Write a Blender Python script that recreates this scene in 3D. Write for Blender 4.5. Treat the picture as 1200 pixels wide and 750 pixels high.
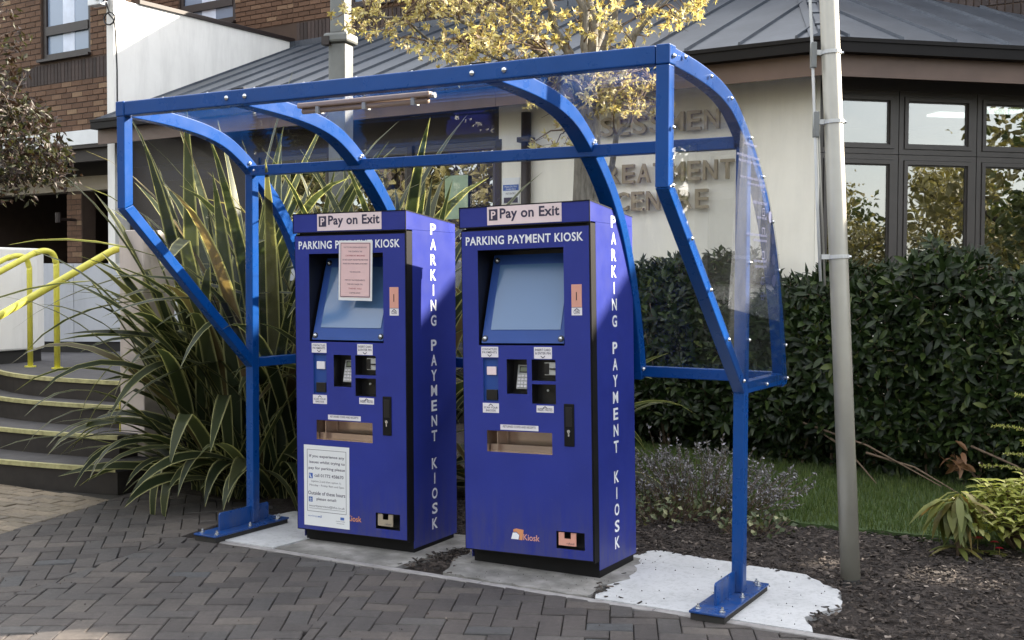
import bpy, math, random
from mathutils import Vector, Matrix
from math import sin, cos, pi, radians
random.seed(7)
sc = bpy.context.scene
for o in list(bpy.data.objects): bpy.data.objects.remove(o)
C = sc.collection

# ------------------------------------------------------------------ camera, sky, sun, exposure
CAM = Vector((1.66407, -5.00941, 1.4183)); YAW, PIT, ROL, FPX = .521538, -.034842, .004073, 1345.99
fw = Vector((-sin(YAW)*cos(PIT), cos(YAW)*cos(PIT), sin(PIT)))
rt = Vector((cos(YAW), sin(YAW), 0)); up = rt.cross(fw)
rt2 = rt*cos(ROL)+up*sin(ROL); up2 = -rt*sin(ROL)+up*cos(ROL)
cd = bpy.data.cameras.new('camera'); cam = bpy.data.objects.new('camera', cd); C.objects.link(cam)
cam.matrix_world = Matrix(((rt2.x, up2.x, -fw.x, CAM.x), (rt2.y, up2.y, -fw.y, CAM.y), (rt2.z, up2.z, -fw.z, CAM.z), (0, 0, 0, 1)))
cd.sensor_width = 36; cd.lens = FPX/1200*36; cd.clip_end = 800; cd.clip_start = .05
sc.camera = cam

SUN_AZ, SUN_EL = radians(50), radians(27.2)          # azimuth counted from +X towards +Y
w = bpy.data.worlds.new('World'); sc.world = w; w.use_nodes = True
nt = w.node_tree; nt.nodes.clear()
sky = nt.nodes.new('ShaderNodeTexSky'); sky.sky_type = 'NISHITA'; sky.sun_disc = False
sky.sun_elevation = SUN_EL; sky.sun_rotation = pi/2-SUN_AZ; sky.air_density = 1.0; sky.dust_density = 1.6; sky.ozone_density = 1.0
bg = nt.nodes.new('ShaderNodeBackground'); bg.inputs['Strength'].default_value = .11
wo = nt.nodes.new('ShaderNodeOutputWorld')
hs0 = nt.nodes.new('ShaderNodeHueSaturation'); hs0.inputs['Saturation'].default_value = .75; nt.links.new(sky.outputs[0], hs0.inputs['Color'])
tcw = nt.nodes.new('ShaderNodeTexCoord'); mpw = nt.nodes.new('ShaderNodeMapping'); mpw.inputs['Scale'].default_value = (1, 1, 2.6); nt.links.new(tcw.outputs['Generated'], mpw.inputs[0])
cn = nt.nodes.new('ShaderNodeTexNoise'); cn.inputs['Scale'].default_value = 2.2; cn.inputs['Detail'].default_value = 7; cn.inputs['Roughness'].default_value = .58; nt.links.new(mpw.outputs[0], cn.inputs['Vector'])
cr = nt.nodes.new('ShaderNodeMapRange'); cr.inputs[1].default_value = .38; cr.inputs[2].default_value = .62; cr.inputs[3].default_value = .15; cr.inputs[4].default_value = .85; nt.links.new(cn.outputs[0], cr.inputs[0])
cm = nt.nodes.new('ShaderNodeMix'); cm.data_type = 'RGBA'; cm.inputs[7].default_value = (6.9, 6.75, 6.5, 1); nt.links.new(cr.outputs[0], cm.inputs[0]); nt.links.new(hs0.outputs[0], cm.inputs[6])
nt.links.new(cm.outputs[2], bg.inputs[0]); nt.links.new(bg.outputs[0], wo.inputs[0])
sd = bpy.data.lights.new('sun', 'SUN'); sd.energy = 5; sd.angle = radians(.5); sd.color = (1, .88, .72)
so = bpy.data.objects.new('sun', sd); C.objects.link(so)
sdir = Vector((cos(SUN_AZ)*cos(SUN_EL), sin(SUN_AZ)*cos(SUN_EL), sin(SUN_EL)))
so.rotation_euler = sdir.to_track_quat('Z', 'Y').to_euler(); so.location = (6, 3, 9)
sc.view_settings.view_transform = 'Standard'; sc.view_settings.look = 'None'
sc.view_settings.exposure = 2.15; sc.view_settings.gamma = 1
sc.render.resolution_x = 1024; sc.render.resolution_y = 640
sc.render.engine = 'CYCLES'
sc.cycles.transparent_max_bounces = 24

# ------------------------------------------------------------------ materials
M = {}
def lin(c): return tuple(c)+(1,)
class NT:
    def __init__(s, name):
        s.m = bpy.data.materials.new(name); s.m.use_nodes = True; s.t = s.m.node_tree; s.n = s.t.nodes
        s.b = s.n['Principled BSDF']; M[name] = s.m
    def add(s, t, **k):
        x = s.n.new(t)
        for a, v in k.items():
            if a.startswith('i_'): x.inputs[a[2:].replace('_', ' ')].default_value = v
            else: setattr(x, a, v)
        return x
    def l(s, a, b): s.t.links.new(a, b)
    def coord(s, kind='Object'): return s.add('ShaderNodeTexCoord').outputs[kind]
    def noise(s, scale, detail=4, rough=.55, vec=None, stretch=None):
        x = s.add('ShaderNodeTexNoise'); x.inputs['Scale'].default_value = scale; x.inputs['Detail'].default_value = detail
        x.inputs['Roughness'].default_value = rough
        v = vec or s.coord()
        if stretch:
            mp = s.add('ShaderNodeMapping'); mp.inputs['Scale'].default_value = stretch; s.l(v, mp.inputs[0]); v = mp.outputs[0]
        s.l(v, x.inputs['Vector']); return x.outputs['Fac']
    def ramp(s, f, stops):
        r = s.add('ShaderNodeValToRGB'); e = r.color_ramp.elements
        while len(e) < len(stops): e.new(.5)
        for q, (p, c) in zip(e, stops): q.position = p; q.color = lin(c) if len(c) == 3 else c
        s.l(f, r.inputs[0]); return r.outputs[0]
    def mix(s, f, a, b, mode='MIX'):
        x = s.add('ShaderNodeMix', data_type='RGBA', blend_type=mode)
        for sock, v in ((x.inputs[0], f), (x.inputs[6], a), (x.inputs[7], b)):
            if hasattr(v, 'links'): s.l(v, sock)
            elif isinstance(v, (int, float)): sock.default_value = v
            else: sock.default_value = lin(v)
        return x.outputs[2]
    def bump(s, f, st=.3, dist=.01):
        x = s.add('ShaderNodeBump'); x.inputs['Strength'].default_value = st; x.inputs['Distance'].default_value = dist
        s.l(f, x.inputs['Height']); s.l(x.outputs[0], s.b.inputs['Normal'])
    def base(s, c):
        if hasattr(c, 'links'): s.l(c, s.b.inputs['Base Color'])
        else: s.b.inputs['Base Color'].default_value = lin(c)
    def set(s, rough=None, metal=None, spec=None, coat=None):
        if rough is not None:
            if hasattr(rough, 'links'): s.l(rough, s.b.inputs['Roughness'])
            else: s.b.inputs['Roughness'].default_value = rough
        if metal is not None: s.b.inputs['Metallic'].default_value = metal
        if spec is not None: s.b.inputs['Specular IOR Level'].default_value = spec
        if coat is not None: s.b.inputs['Coat Weight'].default_value = coat
def rnd(t):
    a = t.add('ShaderNodeObjectInfo').outputs['Random']; b = t.add('ShaderNodeNewGeometry').outputs['Random Per Island']
    x = t.add('ShaderNodeMath', operation='ADD'); t.l(a, x.inputs[0]); t.l(b, x.inputs[1])
    y = t.add('ShaderNodeMath', operation='FRACT'); t.l(x.outputs[0], y.inputs[0]); return y.outputs[0]
def simple(name, c, rough=.5, metal=0, var=.12, scale=6, spec=None, coat=None, bump=0, bscale=80):
    t = NT(name); n = t.noise(scale, 5)
    c0 = tuple(x*(1-var) for x in c); c1 = tuple(min(1, x*(1+var)) for x in c)
    t.base(t.ramp(n, [(.3, c0), (.7, c1)])); t.set(rough, metal, spec, coat)
    if bump: t.bump(t.noise(bscale, 3), bump, .004)
    return t

def paint(name, c, rough=.3, chips=True):
    t = NT(name); n = t.noise(3, 5); col = t.ramp(n, [(.25, tuple(x*.86 for x in c)), (.75, tuple(x*1.1 for x in c))])
    d = t.ramp(t.noise(26, 6, .7), [(.62, (0, 0, 0)), (.8, (1, 1, 1))])
    f = t.add('ShaderNodeMath', operation='MULTIPLY'); t.l(d, f.inputs[0]); f.inputs[1].default_value = .05
    c2 = t.mix(f.outputs[0], col, (.3, .32, .36))
    sz = t.add('ShaderNodeSeparateXYZ'); t.l(t.coord(), sz.inputs[0]); mr = t.add('ShaderNodeMapRange'); t.l(sz.outputs[2], mr.inputs[0]); mr.inputs[1].default_value = .0; mr.inputs[2].default_value = .42; mr.inputs[3].default_value = .5; mr.inputs[4].default_value = .0
    sn = t.ramp(t.noise(7, 6, .75, stretch=(3, 3, .5)), [(.38, (0, 0, 0)), (.68, (1, 1, 1))]); mg = t.add('ShaderNodeMath', operation='MULTIPLY'); t.l(mr.outputs[0], mg.inputs[0]); t.l(sn, mg.inputs[1])
    c2 = t.mix(mg.outputs[0], c2, (.11, .10, .09))
    sc_ = t.ramp(t.noise(60, 3, .6, stretch=(.25, .25, 4)), [(.70, (0, 0, 0)), (.76, (1, 1, 1))]); ms_ = t.add('ShaderNodeMath', operation='MULTIPLY'); t.l(sc_, ms_.inputs[0]); ms_.inputs[1].default_value = .12
    t.base(t.mix(ms_.outputs[0], c2, (.35, .37, .42)))
    r = t.add('ShaderNodeMapRange'); t.l(t.noise(9, 4), r.inputs[0]); r.inputs[3].default_value = rough-.08; r.inputs[4].default_value = rough+.14
    t.set(r.outputs[0], spec=.35); t.bump(t.noise(2.2, 3), .06, .03)
paint('shelter_blue', (.001, .052, .235), .26)
paint('kiosk_blue', (.021, .034, .25), .36)
paint('kiosk_inner_blue', (.02, .065, .27), .4)
simple('black_frame', (.006, .006, .007), .55, spec=.2); simple('black_rubber', (.02, .019, .018), .8)
simple('bolt_metal', (.62, .64, .66), .25, .9); simple('white_sticker', (.74, .72, .76), .35, var=.04)
simple('pink_white_sticker', (.8, .66, .68), .35, var=.04)
simple('pink_paper', (.72, .5, .5), .6, var=.06); simple('white_paper', (.72, .74, .76), .4, var=.03)
simple('dark_print', (.035, .03, .07), .5); simple('blue_print', (.05, .12, .4), .5); simple('red_print', (.35, .08, .1), .5); simple('white_print', (.8, .82, .86), .4, var=.03)
simple('salmon_plate', (.66, .33, .26), .4, var=.05); simple('orange_print', (.6, .26, .12), .4)
simple('key_grey', (.42, .43, .42), .4, var=.05); simple('lcd', (.16, .2, .13), .2); simple('dark_box', (.006, .006, .008), .35)
t = simple('brushed_steel', (.45, .36, .31), .25, .85, bump=.05)
t = NT('screen_glass'); t.base((.085, .17, .33)); t.set(.12, spec=.6, coat=.15)
simple('galv', (.16, .168, .165), .55, .3, var=.22, scale=5, bump=.08, bscale=30)
simple('pole_paint', (.33, .32, .28), .38, .25, var=.1, scale=4)
simple('cable_grey', (.5, .51, .5), .5)
simple('yellow_paint', (.62, .58, .08), .4, var=.12, scale=14); simple('cream_tape', (.55, .5, .25), .6)
simple('letter_metal', (.29, .235, .155), .4, .1)
simple('fixture_tan', (.40, .29, .22), .45)
# concrete & ground
t = NT('new_concrete'); a = t.noise(3, 6, .6); b_ = t.noise(40, 5, .7)
c1 = t.ramp(a, [(.3, (.38, .39, .40)), (.5, (.46, .47, .485)), (.72, (.51, .52, .535))]); c2 = t.ramp(b_, [(.35, (.62, .62, .62)), (.5, (1, 1, 1))])
t.base(t.mix(.55, c1, c2, 'MULTIPLY')); t.set(.85); t.bump(b_, .35, .004)
t = NT('old_concrete'); a = t.noise(5, 7, .65); b_ = t.noise(60, 5, .7)
c1 = t.ramp(a, [(.3, (.10, .098, .09)), (.5, (.2, .195, .185)), (.7, (.34, .33, .32))]); t.base(c1); t.set(.9); t.bump(b_, .6, .006)
t = NT('kerb_concrete'); t.base(t.ramp(t.noise(14, 6), [(.3, (.2, .19, .19)), (.7, (.32, .31, .31))])); t.set(.9); t.bump(t.noise(80, 4), .4, .003)
def paver(name, cs):
    t = NT(name); r = rnd(t); col = t.ramp(r, cs)
    n = t.noise(38, 6, .7, vec=t.coord('Generated') if False else None); g = t.ramp(n, [(.3, (.68, .68, .68)), (.72, (1.2, 1.2, 1.2))])
    geo = t.add('ShaderNodeNewGeometry').outputs['Position']
    big = t.ramp(t.noise(1.3, 5, .6, vec=geo), [(.3, (.62, .62, .63)), (.7, (1.3, 1.26, 1.2))])
    x = t.mix(1, col, g, 'MULTIPLY'); x = t.mix(1, x, big, 'MULTIPLY')
    sp = t.ramp(t.noise(150, 2, .5, vec=geo), [(.7, (0, 0, 0)), (.76, (1, 1, 1))])
    f = t.add('ShaderNodeMath', operation='MULTIPLY'); t.l(sp, f.inputs[0]); f.inputs[1].default_value = .35
    t.base(t.mix(f.outputs[0], x, (.3, .29, .29))); t.set(.78); t.bump(t.noise(220, 4, .7, vec=geo), .5, .003)
paver('paver', [(0, (.048, .043, .043)), (.25, (.066, .059, .058)), (.5, (.058, .055, .056)), (.75, (.075, .066, .063)), (.93, (.092, .082, .076)), (1, (.058, .062, .069))])
paver('tan_paver', [(0, (.17, .145, .11)), (.5, (.24, .20, .15)), (1, (.19, .165, .135))])
simple('joint_sand', (.036, .034, .031), .95, bump=.5)
simple('asphalt', (.04, .04, .041), .95, var=.2, scale=20, spec=.05)
t = NT('soil'); t.base(t.ramp(t.noise(30, 8, .7), [(.3, (.018, .013, .011)), (.55, (.05, .038, .033)), (.75, (.11, .09, .08))])); t.set(.95); t.bump(t.noise(50, 6, .7), 1, .03)
def chipmat(name, cs):
    t = NT(name); t.base(t.ramp(rnd(t), cs)); t.set(.85)
chipmat('bark_chips', [(0, (.012, .009, .008)), (.4, (.026, .019, .016)), (.75, (.047, .036, .03)), (.95, (.085, .066, .054)), (1, (.26, .22, .19))])
t = NT('turf'); t.base(t.ramp(t.noise(20, 6), [(.3, (.025, .045, .012)), (.7, (.05, .085, .022))])); t.set(.95)
# walls
def render_wall(name, c, stain=.3):
    t = NT(name); a = t.noise(2.2, 7, .65); b_ = t.noise(1.6, 6, .7, stretch=(2.5, 2.5, .35))
    c1 = t.ramp(a, [(.3, tuple(x*.92 for x in c)), (.7, c)]); s_ = t.ramp(b_, [(.32, tuple([1-stain]*3)), (.55, (1, 1, 1))])
    t.base(t.mix(1, c1, s_, 'MULTIPLY')); t.set(.85); t.bump(t.noise(180, 3), .25, .003)
render_wall('cream_render', (.88, .85, .76), .08); render_wall('white_render', (.80, .79, .76), .14); render_wall('pink_render', (.62, .55, .53), .15)
render_wall('grey_white_render', (.48, .5, .54), .15)
def brick(name, cs):
    t = NT(name); r = rnd(t); g = t.ramp(t.noise(30, 6, .7), [(.3, (.72, .72, .72)), (.7, (1.15, 1.15, 1.15))])
    t.base(t.mix(1, t.ramp(r, cs), g, 'MULTIPLY')); t.set(.85); t.bump(t.noise(120, 4), .4, .004)
brick('brick', [(0, (.095, .048, .026)), (.3, (.13, .068, .038)), (.6, (.11, .057, .032)), (.88, (.155, .085, .05)), (.98, (.26, .17, .10))])
brick('dark_brick', [(0, (.035, .026, .024)), (1, (.07, .05, .045))])
simple('mortar', (.065, .043, .032), .95)
simple('frame_dark', (.06, .054, .05), .4, var=.1); simple('frame_brown', (.02, .013, .012), .5, var=.1)
simple('fascia_brown', (.13, .085, .065), .55, var=.15, scale=3); simple('gutter_black', (.008, .007, .007), .6, spec=.2)
simple('white_panel', (.66, .68, .7), .4, var=.05); simple('beige_panel', (.33, .28, .21), .6, var=.1); simple('soffit_dark', (.04, .034, .03), .8)
t = NT('lead_roof'); geo = t.coord(); t.base(t.mix(1, t.ramp(t.noise(1.5, 7, .65), [(.3, (.045, .055, .072)), (.7, (.09, .105, .13))]), t.ramp(t.noise(25, 5, .7), [(.3, (.8, .8, .8)), (.7, (1.1, 1.1, 1.1))]), 'MULTIPLY'))
t.set(.42, .35); t.bump(t.noise(4, 4), .2, .01)
t = NT('window_glass'); t.n.remove(t.b); tr = t.add('ShaderNodeBsdfTransparent'); tr.inputs[0].default_value = (.42, .45, .43, 1)
gl = t.add('ShaderNodeBsdfGlossy'); gl.inputs['Roughness'].default_value = 0; gl.inputs[0].default_value = (.9, .92, .92, 1)
lw = t.add('ShaderNodeLayerWeight'); lw.inputs['Blend'].default_value = .5; pw = t.add('ShaderNodeMath', operation='MULTIPLY_ADD'); t.l(lw.outputs['Facing'], pw.inputs[0]); pw.inputs[1].default_value = .4; pw.inputs[2].default_value = .17
wv_ = t.add('ShaderNodeBump'); wv_.inputs['Strength'].default_value = .04; wv_.inputs['Distance'].default_value = .02; t.l(t.noise(2.5, 2), wv_.inputs['Height']); t.l(wv_.outputs[0], gl.inputs['Normal'])
ms = t.add('ShaderNodeMixShader'); t.l(pw.outputs[0], ms.inputs[0]); t.l(tr.outputs[0], ms.inputs[1]); t.l(gl.outputs[0], ms.inputs[2]); t.l(ms.outputs[0], t.n['Material Output'].inputs['Surface'])
t = NT('lamp_panel'); t.base((.8, .8, .8)); t.b.inputs['Emission Color'].default_value = (.95, .98, 1, 1); t.b.inputs['Emission Strength'].default_value = 1.6
t = NT('window_dim'); t.base((.02, .02, .02)); t.set(.05, spec=.6)
t = NT('curtain_glass'); t.base((.2, .26, .36)); t.set(.15, spec=.6)
simple('curtain', (.6, .66, .78), .7); simple('poster_green', (.3, .4, .25), .6, var=.15, scale=12)
simple('riser_dark0', (.05, .045, .04), .8)
# leaves
def leafmat(name, cs, trans=.35, rough=.45, spec=.4, sc_=8):
    t = NT(name); col = t.ramp(rnd(t), cs); t.base(col); t.set(rough, spec=spec)
    tr = t.add('ShaderNodeBsdfTranslucent'); x = t.mix(1, col, (1.0, 1.0, .55), 'MULTIPLY'); t.l(x, tr.inputs['Color'])
    ms = t.add('ShaderNodeMixShader'); ms.inputs[0].default_value = trans
    t.l(t.b.outputs[0], ms.inputs[1]); t.l(tr.outputs[0], ms.inputs[2]); t.l(ms.outputs[0], t.n['Material Output'].inputs['Surface'])
    return t
leafmat('laurel', [(0, (.007, .014, .004)), (.45, (.013, .026, .007)), (.8, (.024, .042, .011)), (.95, (.05, .075, .02)), (1, (.10, .12, .035))], .15, .4, .3)
leafmat('yellow_leaf', [(0, (.26, .19, .08)), (.3, (.50, .42, .19)), (.6, (.72, .66, .38)), (.85, (.62, .52, .36)), (1, (.3, .2, .12))], .5)
leafmat('purple_leaf', [(0, (.022, .011, .009)), (.4, (.034, .02, .014)), (.7, (.026, .03, .012)), (1, (.06, .06, .028))], .3)
leafmat('tree_green', [(0, (.05, .07, .02)), (.5, (.10, .13, .04)), (1, (.19, .2, .08))], .35)
leafmat('tree_gold', [(0, (.14, .12, .05)), (.5, (.24, .21, .09)), (1, (.33, .30, .15))], .35)
leafmat('evergreen', [(0, (.015, .028, .012)), (1, (.04, .06, .02))], .15)
leafmat('grass', [(0, (.045, .07, .018)), (.5, (.075, .12, .028)), (1, (.13, .16, .05))], .3)
leafmat('heather', [(0, (.06, .065, .05)), (.4, (.12, .12, .115)), (.7, (.22, .21, .23)), (1, (.42, .4, .46))], .2)
leafmat('lime_leaf', [(0, (.22, .26, .05)), (.5, (.4, .42, .12)), (1, (.5, .5, .22))], .45)
leafmat('olive_leaf', [(0, (.09, .12, .03)), (.5, (.17, .18, .05)), (1, (.2, .13, .05))], .35)
leafmat('ivy_leaf', [(0, (.05, .07, .03)), (.6, (.08, .10, .04)), (1, (.36, .36, .2))], .25)
leafmat('dead_leaf', [(0, (.16, .08, .04)), (1, (.25, .14, .07))], .2); leafmat('red_petal', [(0, (.4, .01, .03)), (1, (.5, .03, .06))], .3)
# variegated flax: cream margins by UV x
t = leafmat('flax', [(0, (.018, .028, .013)), (.5, (.042, .058, .028)), (.9, (.085, .10, .05)), (1, (.17, .12, .06))], .5, .38, .4)
uv = t.coord('UV'); sx = t.add('ShaderNodeSeparateXYZ'); t.l(uv, sx.inputs[0])
m1 = t.add('ShaderNodeMath', operation='SUBTRACT'); t.l(sx.outputs[0], m1.inputs[0]); m1.inputs[1].default_value = .5
m2 = t.add('ShaderNodeMath', operation='ABSOLUTE'); t.l(m1.outputs[0], m2.inputs[0])
nz = t.noise(10, 3, .6, vec=uv, stretch=(9, .6, 1)); m3 = t.add('ShaderNodeMath', operation='MULTIPLY_ADD'); t.l(nz, m3.inputs[0]); m3.inputs[1].default_value = .5; t.l(m2.outputs[0], m3.inputs[2])
edge = t.ramp(m3.outputs[0], [(.63, (0, 0, 0)), (.71, (1, 1, 1))])
old = t.b.inputs['Base Color'].links[0].from_socket
mx = t.mix(edge, old, (.5, .49, .24)); t.base(mx)
trn = [n for n in t.n if n.type == 'BSDF_TRANSLUCENT'][0]; t.l(t.mix(1, mx, (1, 1, .6), 'MULTIPLY'), trn.inputs['Color'])
def barkmat(name, c0, c1):
    t = NT(name); n = t.noise(9, 6, .7, stretch=(4, 4, .8)); t.base(t.ramp(n, [(.3, c0), (.7, c1)])); t.set(.9); t.bump(n, .6, .02)
barkmat('bark_grey', (.10, .09, .075), (.27, .25, .21)); barkmat('bark_dark', (.04, .03, .025), (.1, .08, .065)); barkmat('stem_brown', (.09, .06, .04), (.17, .12, .08))
# clear plastic
def clear(name, tint, milky=0, rough=.02):
    t = NT(name); t.n.remove(t.b); tr = t.add('ShaderNodeBsdfTransparent'); tr.inputs[0].default_value = lin(tint)
    gl = t.add('ShaderNodeBsdfGlossy'); gl.inputs['Roughness'].default_value = rough; gl.inputs[0].default_value = (1, 1, 1, 1)
    lw = t.add('ShaderNodeLayerWeight'); lw.inputs['Blend'].default_value = .5
    pw = t.add('ShaderNodeMath', operation='POWER'); t.l(lw.outputs['Facing'], pw.inputs[0]); pw.inputs[1].default_value = 4.5
    fr = t.add('ShaderNodeMath', operation='MULTIPLY_ADD'); t.l(pw.outputs[0], fr.inputs[0]); fr.inputs[1].default_value = .5; fr.inputs[2].default_value = .015
    ms = t.add('ShaderNodeMixShader'); t.l(fr.outputs[0], ms.inputs[0]); t.l(tr.outputs[0], ms.inputs[1]); t.l(gl.outputs[0], ms.inputs[2])
    out = ms.outputs[0]
    if milky:
        df = t.add('ShaderNodeBsdfDiffuse'); df.inputs[0].default_value = (.7, .74, .8, 1); m2 = t.add('ShaderNodeMixShader')
        sc2 = t.ramp(t.noise(7, 6, .7), [(.35, (milky*.6,)*3), (.75, (milky*1.5,)*3)]); t.l(sc2, m2.inputs[0])
        t.l(out, m2.inputs[1]); t.l(df.outputs[0], m2.inputs[2]); out = m2.outputs[0]
    t.l(out, t.n['Material Output'].inputs['Surface'])
clear('perspex', (.95, .955, .96), .003, 0); clear('reflection_film', (.95, .955, .97), .03, 0)  # second one is the haze of the sign reflection built onto the end panel
simple('reflected_text', (.06, .075, .16), .5)  # lettering of that built-on reflection

# ------------------------------------------------------------------ mesh helpers
class MB:
    def __init__(s): s.v = []; s.f = []; s.m = []; s.uv = None
    def add(s, vs, fs, mi=0, T=None):
        o = len(s.v)
        s.v += [tuple(T @ Vector(v)) for v in vs] if T is not None else [tuple(v) for v in vs]
        s.f += [tuple(i+o for i in f) for f in fs]; s.m += [mi]*len(fs); return s
    def box(s, x0, x1, y0, y1, z0, z1, mi=0, T=None):
        vs = [(x, y, z) for z in (z0, z1) for y in (y0, y1) for x in (x0, x1)]
        return s.add(vs, [(0, 2, 3, 1), (4, 5, 7, 6), (0, 1, 5, 4), (2, 6, 7, 3), (0, 4, 6, 2), (1, 3, 7, 5)], mi, T)
    def prism(s, pts, axis, a, b, mi=0, T=None):
        """pts 2-D outline; axis 'x': (y,z), 'y': (x,z), 'z': (x,y)"""
        n = len(pts)
        mk = {'x': lambda p, d: (d, p[0], p[1]), 'y': lambda p, d: (p[0], d, p[1]), 'z': lambda p, d: (p[0], p[1], d)}[axis]
        vs = [mk(p, a) for p in pts]+[mk(p, b) for p in pts]
        fs = [tuple(range(n))[::-1], tuple(range(n, 2*n))]+[(i, (i+1) % n, n+(i+1) % n, n+i) for i in range(n)]
        return s.add(vs, fs, mi, T)
    def tube(s, pts, r, n=8, mi=0, cap=True, T=None):
        pts = [Vector(p) for p in pts]; k = len(pts); rs = r if hasattr(r, '__len__') else [r]*k
        vs = []; fs = []; prev = None
        for i, p in enumerate(pts):
            d = (pts[min(i+1, k-1)]-pts[max(i-1, 0)]).normalized()
            if prev is None:
                a = d.cross(Vector((0, 0, 1)) if abs(d.z) < .9 else Vector((1, 0, 0))).normalized()
            else:
                a = (prev-d*prev.dot(d)).normalized()
            prev = a; b = d.cross(a)
            for j in range(n):
                th = 2*pi*j/n; vs.append(p+(a*cos(th)+b*sin(th))*rs[i])
        for i in range(k-1):
            for j in range(n):
                fs.append((i*n+j, i*n+(j+1) % n, (i+1)*n+(j+1) % n, (i+1)*n+j))
        if cap: fs += [tuple(range(n))[::-1], tuple((k-1)*n+j for j in range(n))]
        return s.add(vs, fs, mi, T)
    def sweep(s, prof, pts, x0, x1, th, mi=0):
        pass
    def build(s, name, mat, parent=None, smooth=False, bevel=0, T=None, uvs=None):
        me = bpy.data.meshes.new(name); me.from_pydata(s.v, [], s.f)
        mats = mat if isinstance(mat, (list, tuple)) else [mat]
        for m in mats: me.materials.append(M[m])
        if len(mats) > 1: me.polygons.foreach_set('material_index', s.m)
        if smooth: me.polygons.foreach_set('use_smooth', [True]*len(me.polygons))
        if T is not None: me.transform(T)
        me.update()
        o = bpy.data.objects.new(name, me); C.objects.link(o)
        if parent is not None: o.parent = parent
        if bevel:
            b = o.modifiers.new('bevel', 'BEVEL'); b.width = bevel; b.segments = 2; b.limit_method = 'ANGLE'; b.angle_limit = radians(40)
        return o
def tag(o, label=None, cat=None, group=None, kind=None):
    if label: o['label'] = label
    if cat: o['category'] = cat
    if group: o['group'] = group
    if kind: o['kind'] = kind
    return o
def empty(name, loc=(0, 0, 0), label=None, cat=None, group=None, mat=None):
    o = bpy.data.objects.new(name, None); C.objects.link(o); o.empty_display_size = .1
    if mat is not None: o.matrix_world = mat
    else: o.location = loc
    return tag(o, label, cat, group)
def share(o, parent, T=None, name=None):
    c = o.copy(); C.objects.link(c); c.parent = parent
    if T is not None: c.matrix_local = T
    return c
def text_mb(body, width=None, height=None, align='C', bold=.0, mirror=False, extrude=0, sp=1.0):
    """returns MB with text in x/z plane facing -y, origin at left-bottom of the block, scaled to width x height"""
    cu = bpy.data.curves.new('txt', 'FONT'); cu.body = body; cu.size = 1; cu.offset = bold; cu.extrude = extrude; cu.space_character = sp
    cu.resolution_u = 3
    o = bpy.data.objects.new('txt', cu); C.objects.link(o)
    bpy.context.view_layer.update(); dg = bpy.context.evaluated_depsgraph_get()
    me = o.evaluated_get(dg).to_mesh()
    vs = [v.co.copy() for v in me.vertices]; fs = [tuple(p.vertices) for p in me.polygons]
    o.evaluated_get(dg).to_mesh_clear(); bpy.data.objects.remove(o); bpy.data.curves.remove(cu)
    mb = MB()
    if not vs: return mb
    x0 = min(v.x for v in vs); x1 = max(v.x for v in vs); y0 = min(v.y for v in vs); y1 = max(v.y for v in vs)
    sx = width/(x1-x0) if width else None; sy = height/(y1-y0) if height else None
    if sx is None: sx = sy
    if sy is None: sy = sx
    out = []
    for v in vs:
        x = (v.x-x0)*sx
        if mirror: x = (x1-x0)*sx-x
        out.append((x, -v.z*(sy if extrude == 0 else 1), (v.y-y0)*sy))
    mb.add(out, fs); mb.w = (x1-x0)*sx; return mb

# ------------------------------------------------------------------ ground
mb = MB(); mb.add([(-300, -300, -.13), (300, -300, -.13), (300, 300, -.13), (-300, 300, -.13)], [(0, 1, 2, 3)])
tag(mb.build('ground', 'asphalt'), kind='structure')
mb = MB(); mb.add([(-6.4, -4.5, -.062), (1.9, -4.5, -.062), (1.9, -.34, -.062), (-3.3, -.34, -.062), (-3.3, 1.0, -.062), (-6.4, 1.0, -.062)], [(0, 1, 2, 3, 4, 5)])
pav = tag(mb.build('pavement', 'joint_sand'), kind='structure')

def clip(poly, half):
    out = []
    (px, py), (nx, ny) = half
    for i in range(len(poly)):
        a, b = poly[i], poly[(i+1) % len(poly)]
        da = (a[0]-px)*nx+(a[1]-py)*ny; db = (b[0]-px)*nx+(b[1]-py)*ny
        if da >= 0: out.append(a)
        if da*db < 0: t_ = da/(da-db); out.append((a[0]+(b[0]-a[0])*t_, a[1]+(b[1]-a[1])*t_))
    return out
def area(p): return .5*sum(p[i][0]*p[(i+1) % len(p)][1]-p[(i+1) % len(p)][0]*p[i][1] for i in range(len(p)))
def inview(P, m=40):
    d = Vector(P)-CAM; z = d.dot(fw)
    if z < .3: return None
    u = 600+FPX*d.dot(rt2)/z; v = 375-FPX*d.dot(up2)/z
    return (u, v, z) if -m < u < 1200+m and -m < v < 750+m else None
def side(p, ang, s):      # half plane left (s=1) / right (s=-1) of a line through p
    a = radians(ang); return (p, (-sin(a)*s, cos(a)*s))
SEAM = ((-1.37, -1.43), 116); SPLIT = ((-2.94, -1.67), 100)
fields = [
    (24.5, [side(*SEAM, -1), ((0, -.345), (0, -1)), ((1.6, 0), (-1, 0))], (0, -1.2), 'paver', 0),
    (32, [side(*SEAM, 1), side(*SPLIT, -1), ((0, -.345), (0, -1))], (-2, -1), 'paver', 0),
    (44, [side(*SPLIT, 1), ((-3.1, -.345), (cos(radians(-155)), sin(radians(-155)))) if False else ((-2.6, 0), (-1, 0)), ((0, .62), (0, -1)), ((-4.22, -.4), (.966, .26))], (-3.6, -.2), 'paver', 0),
    (4, [((-4.22, -.4), (-.966, -.26)), ((0, .2), (0, -1)), ((-6.3, 0), (1, 0))], (-5, -.3), 'tan_paver', 1)]
blocks = []
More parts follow.
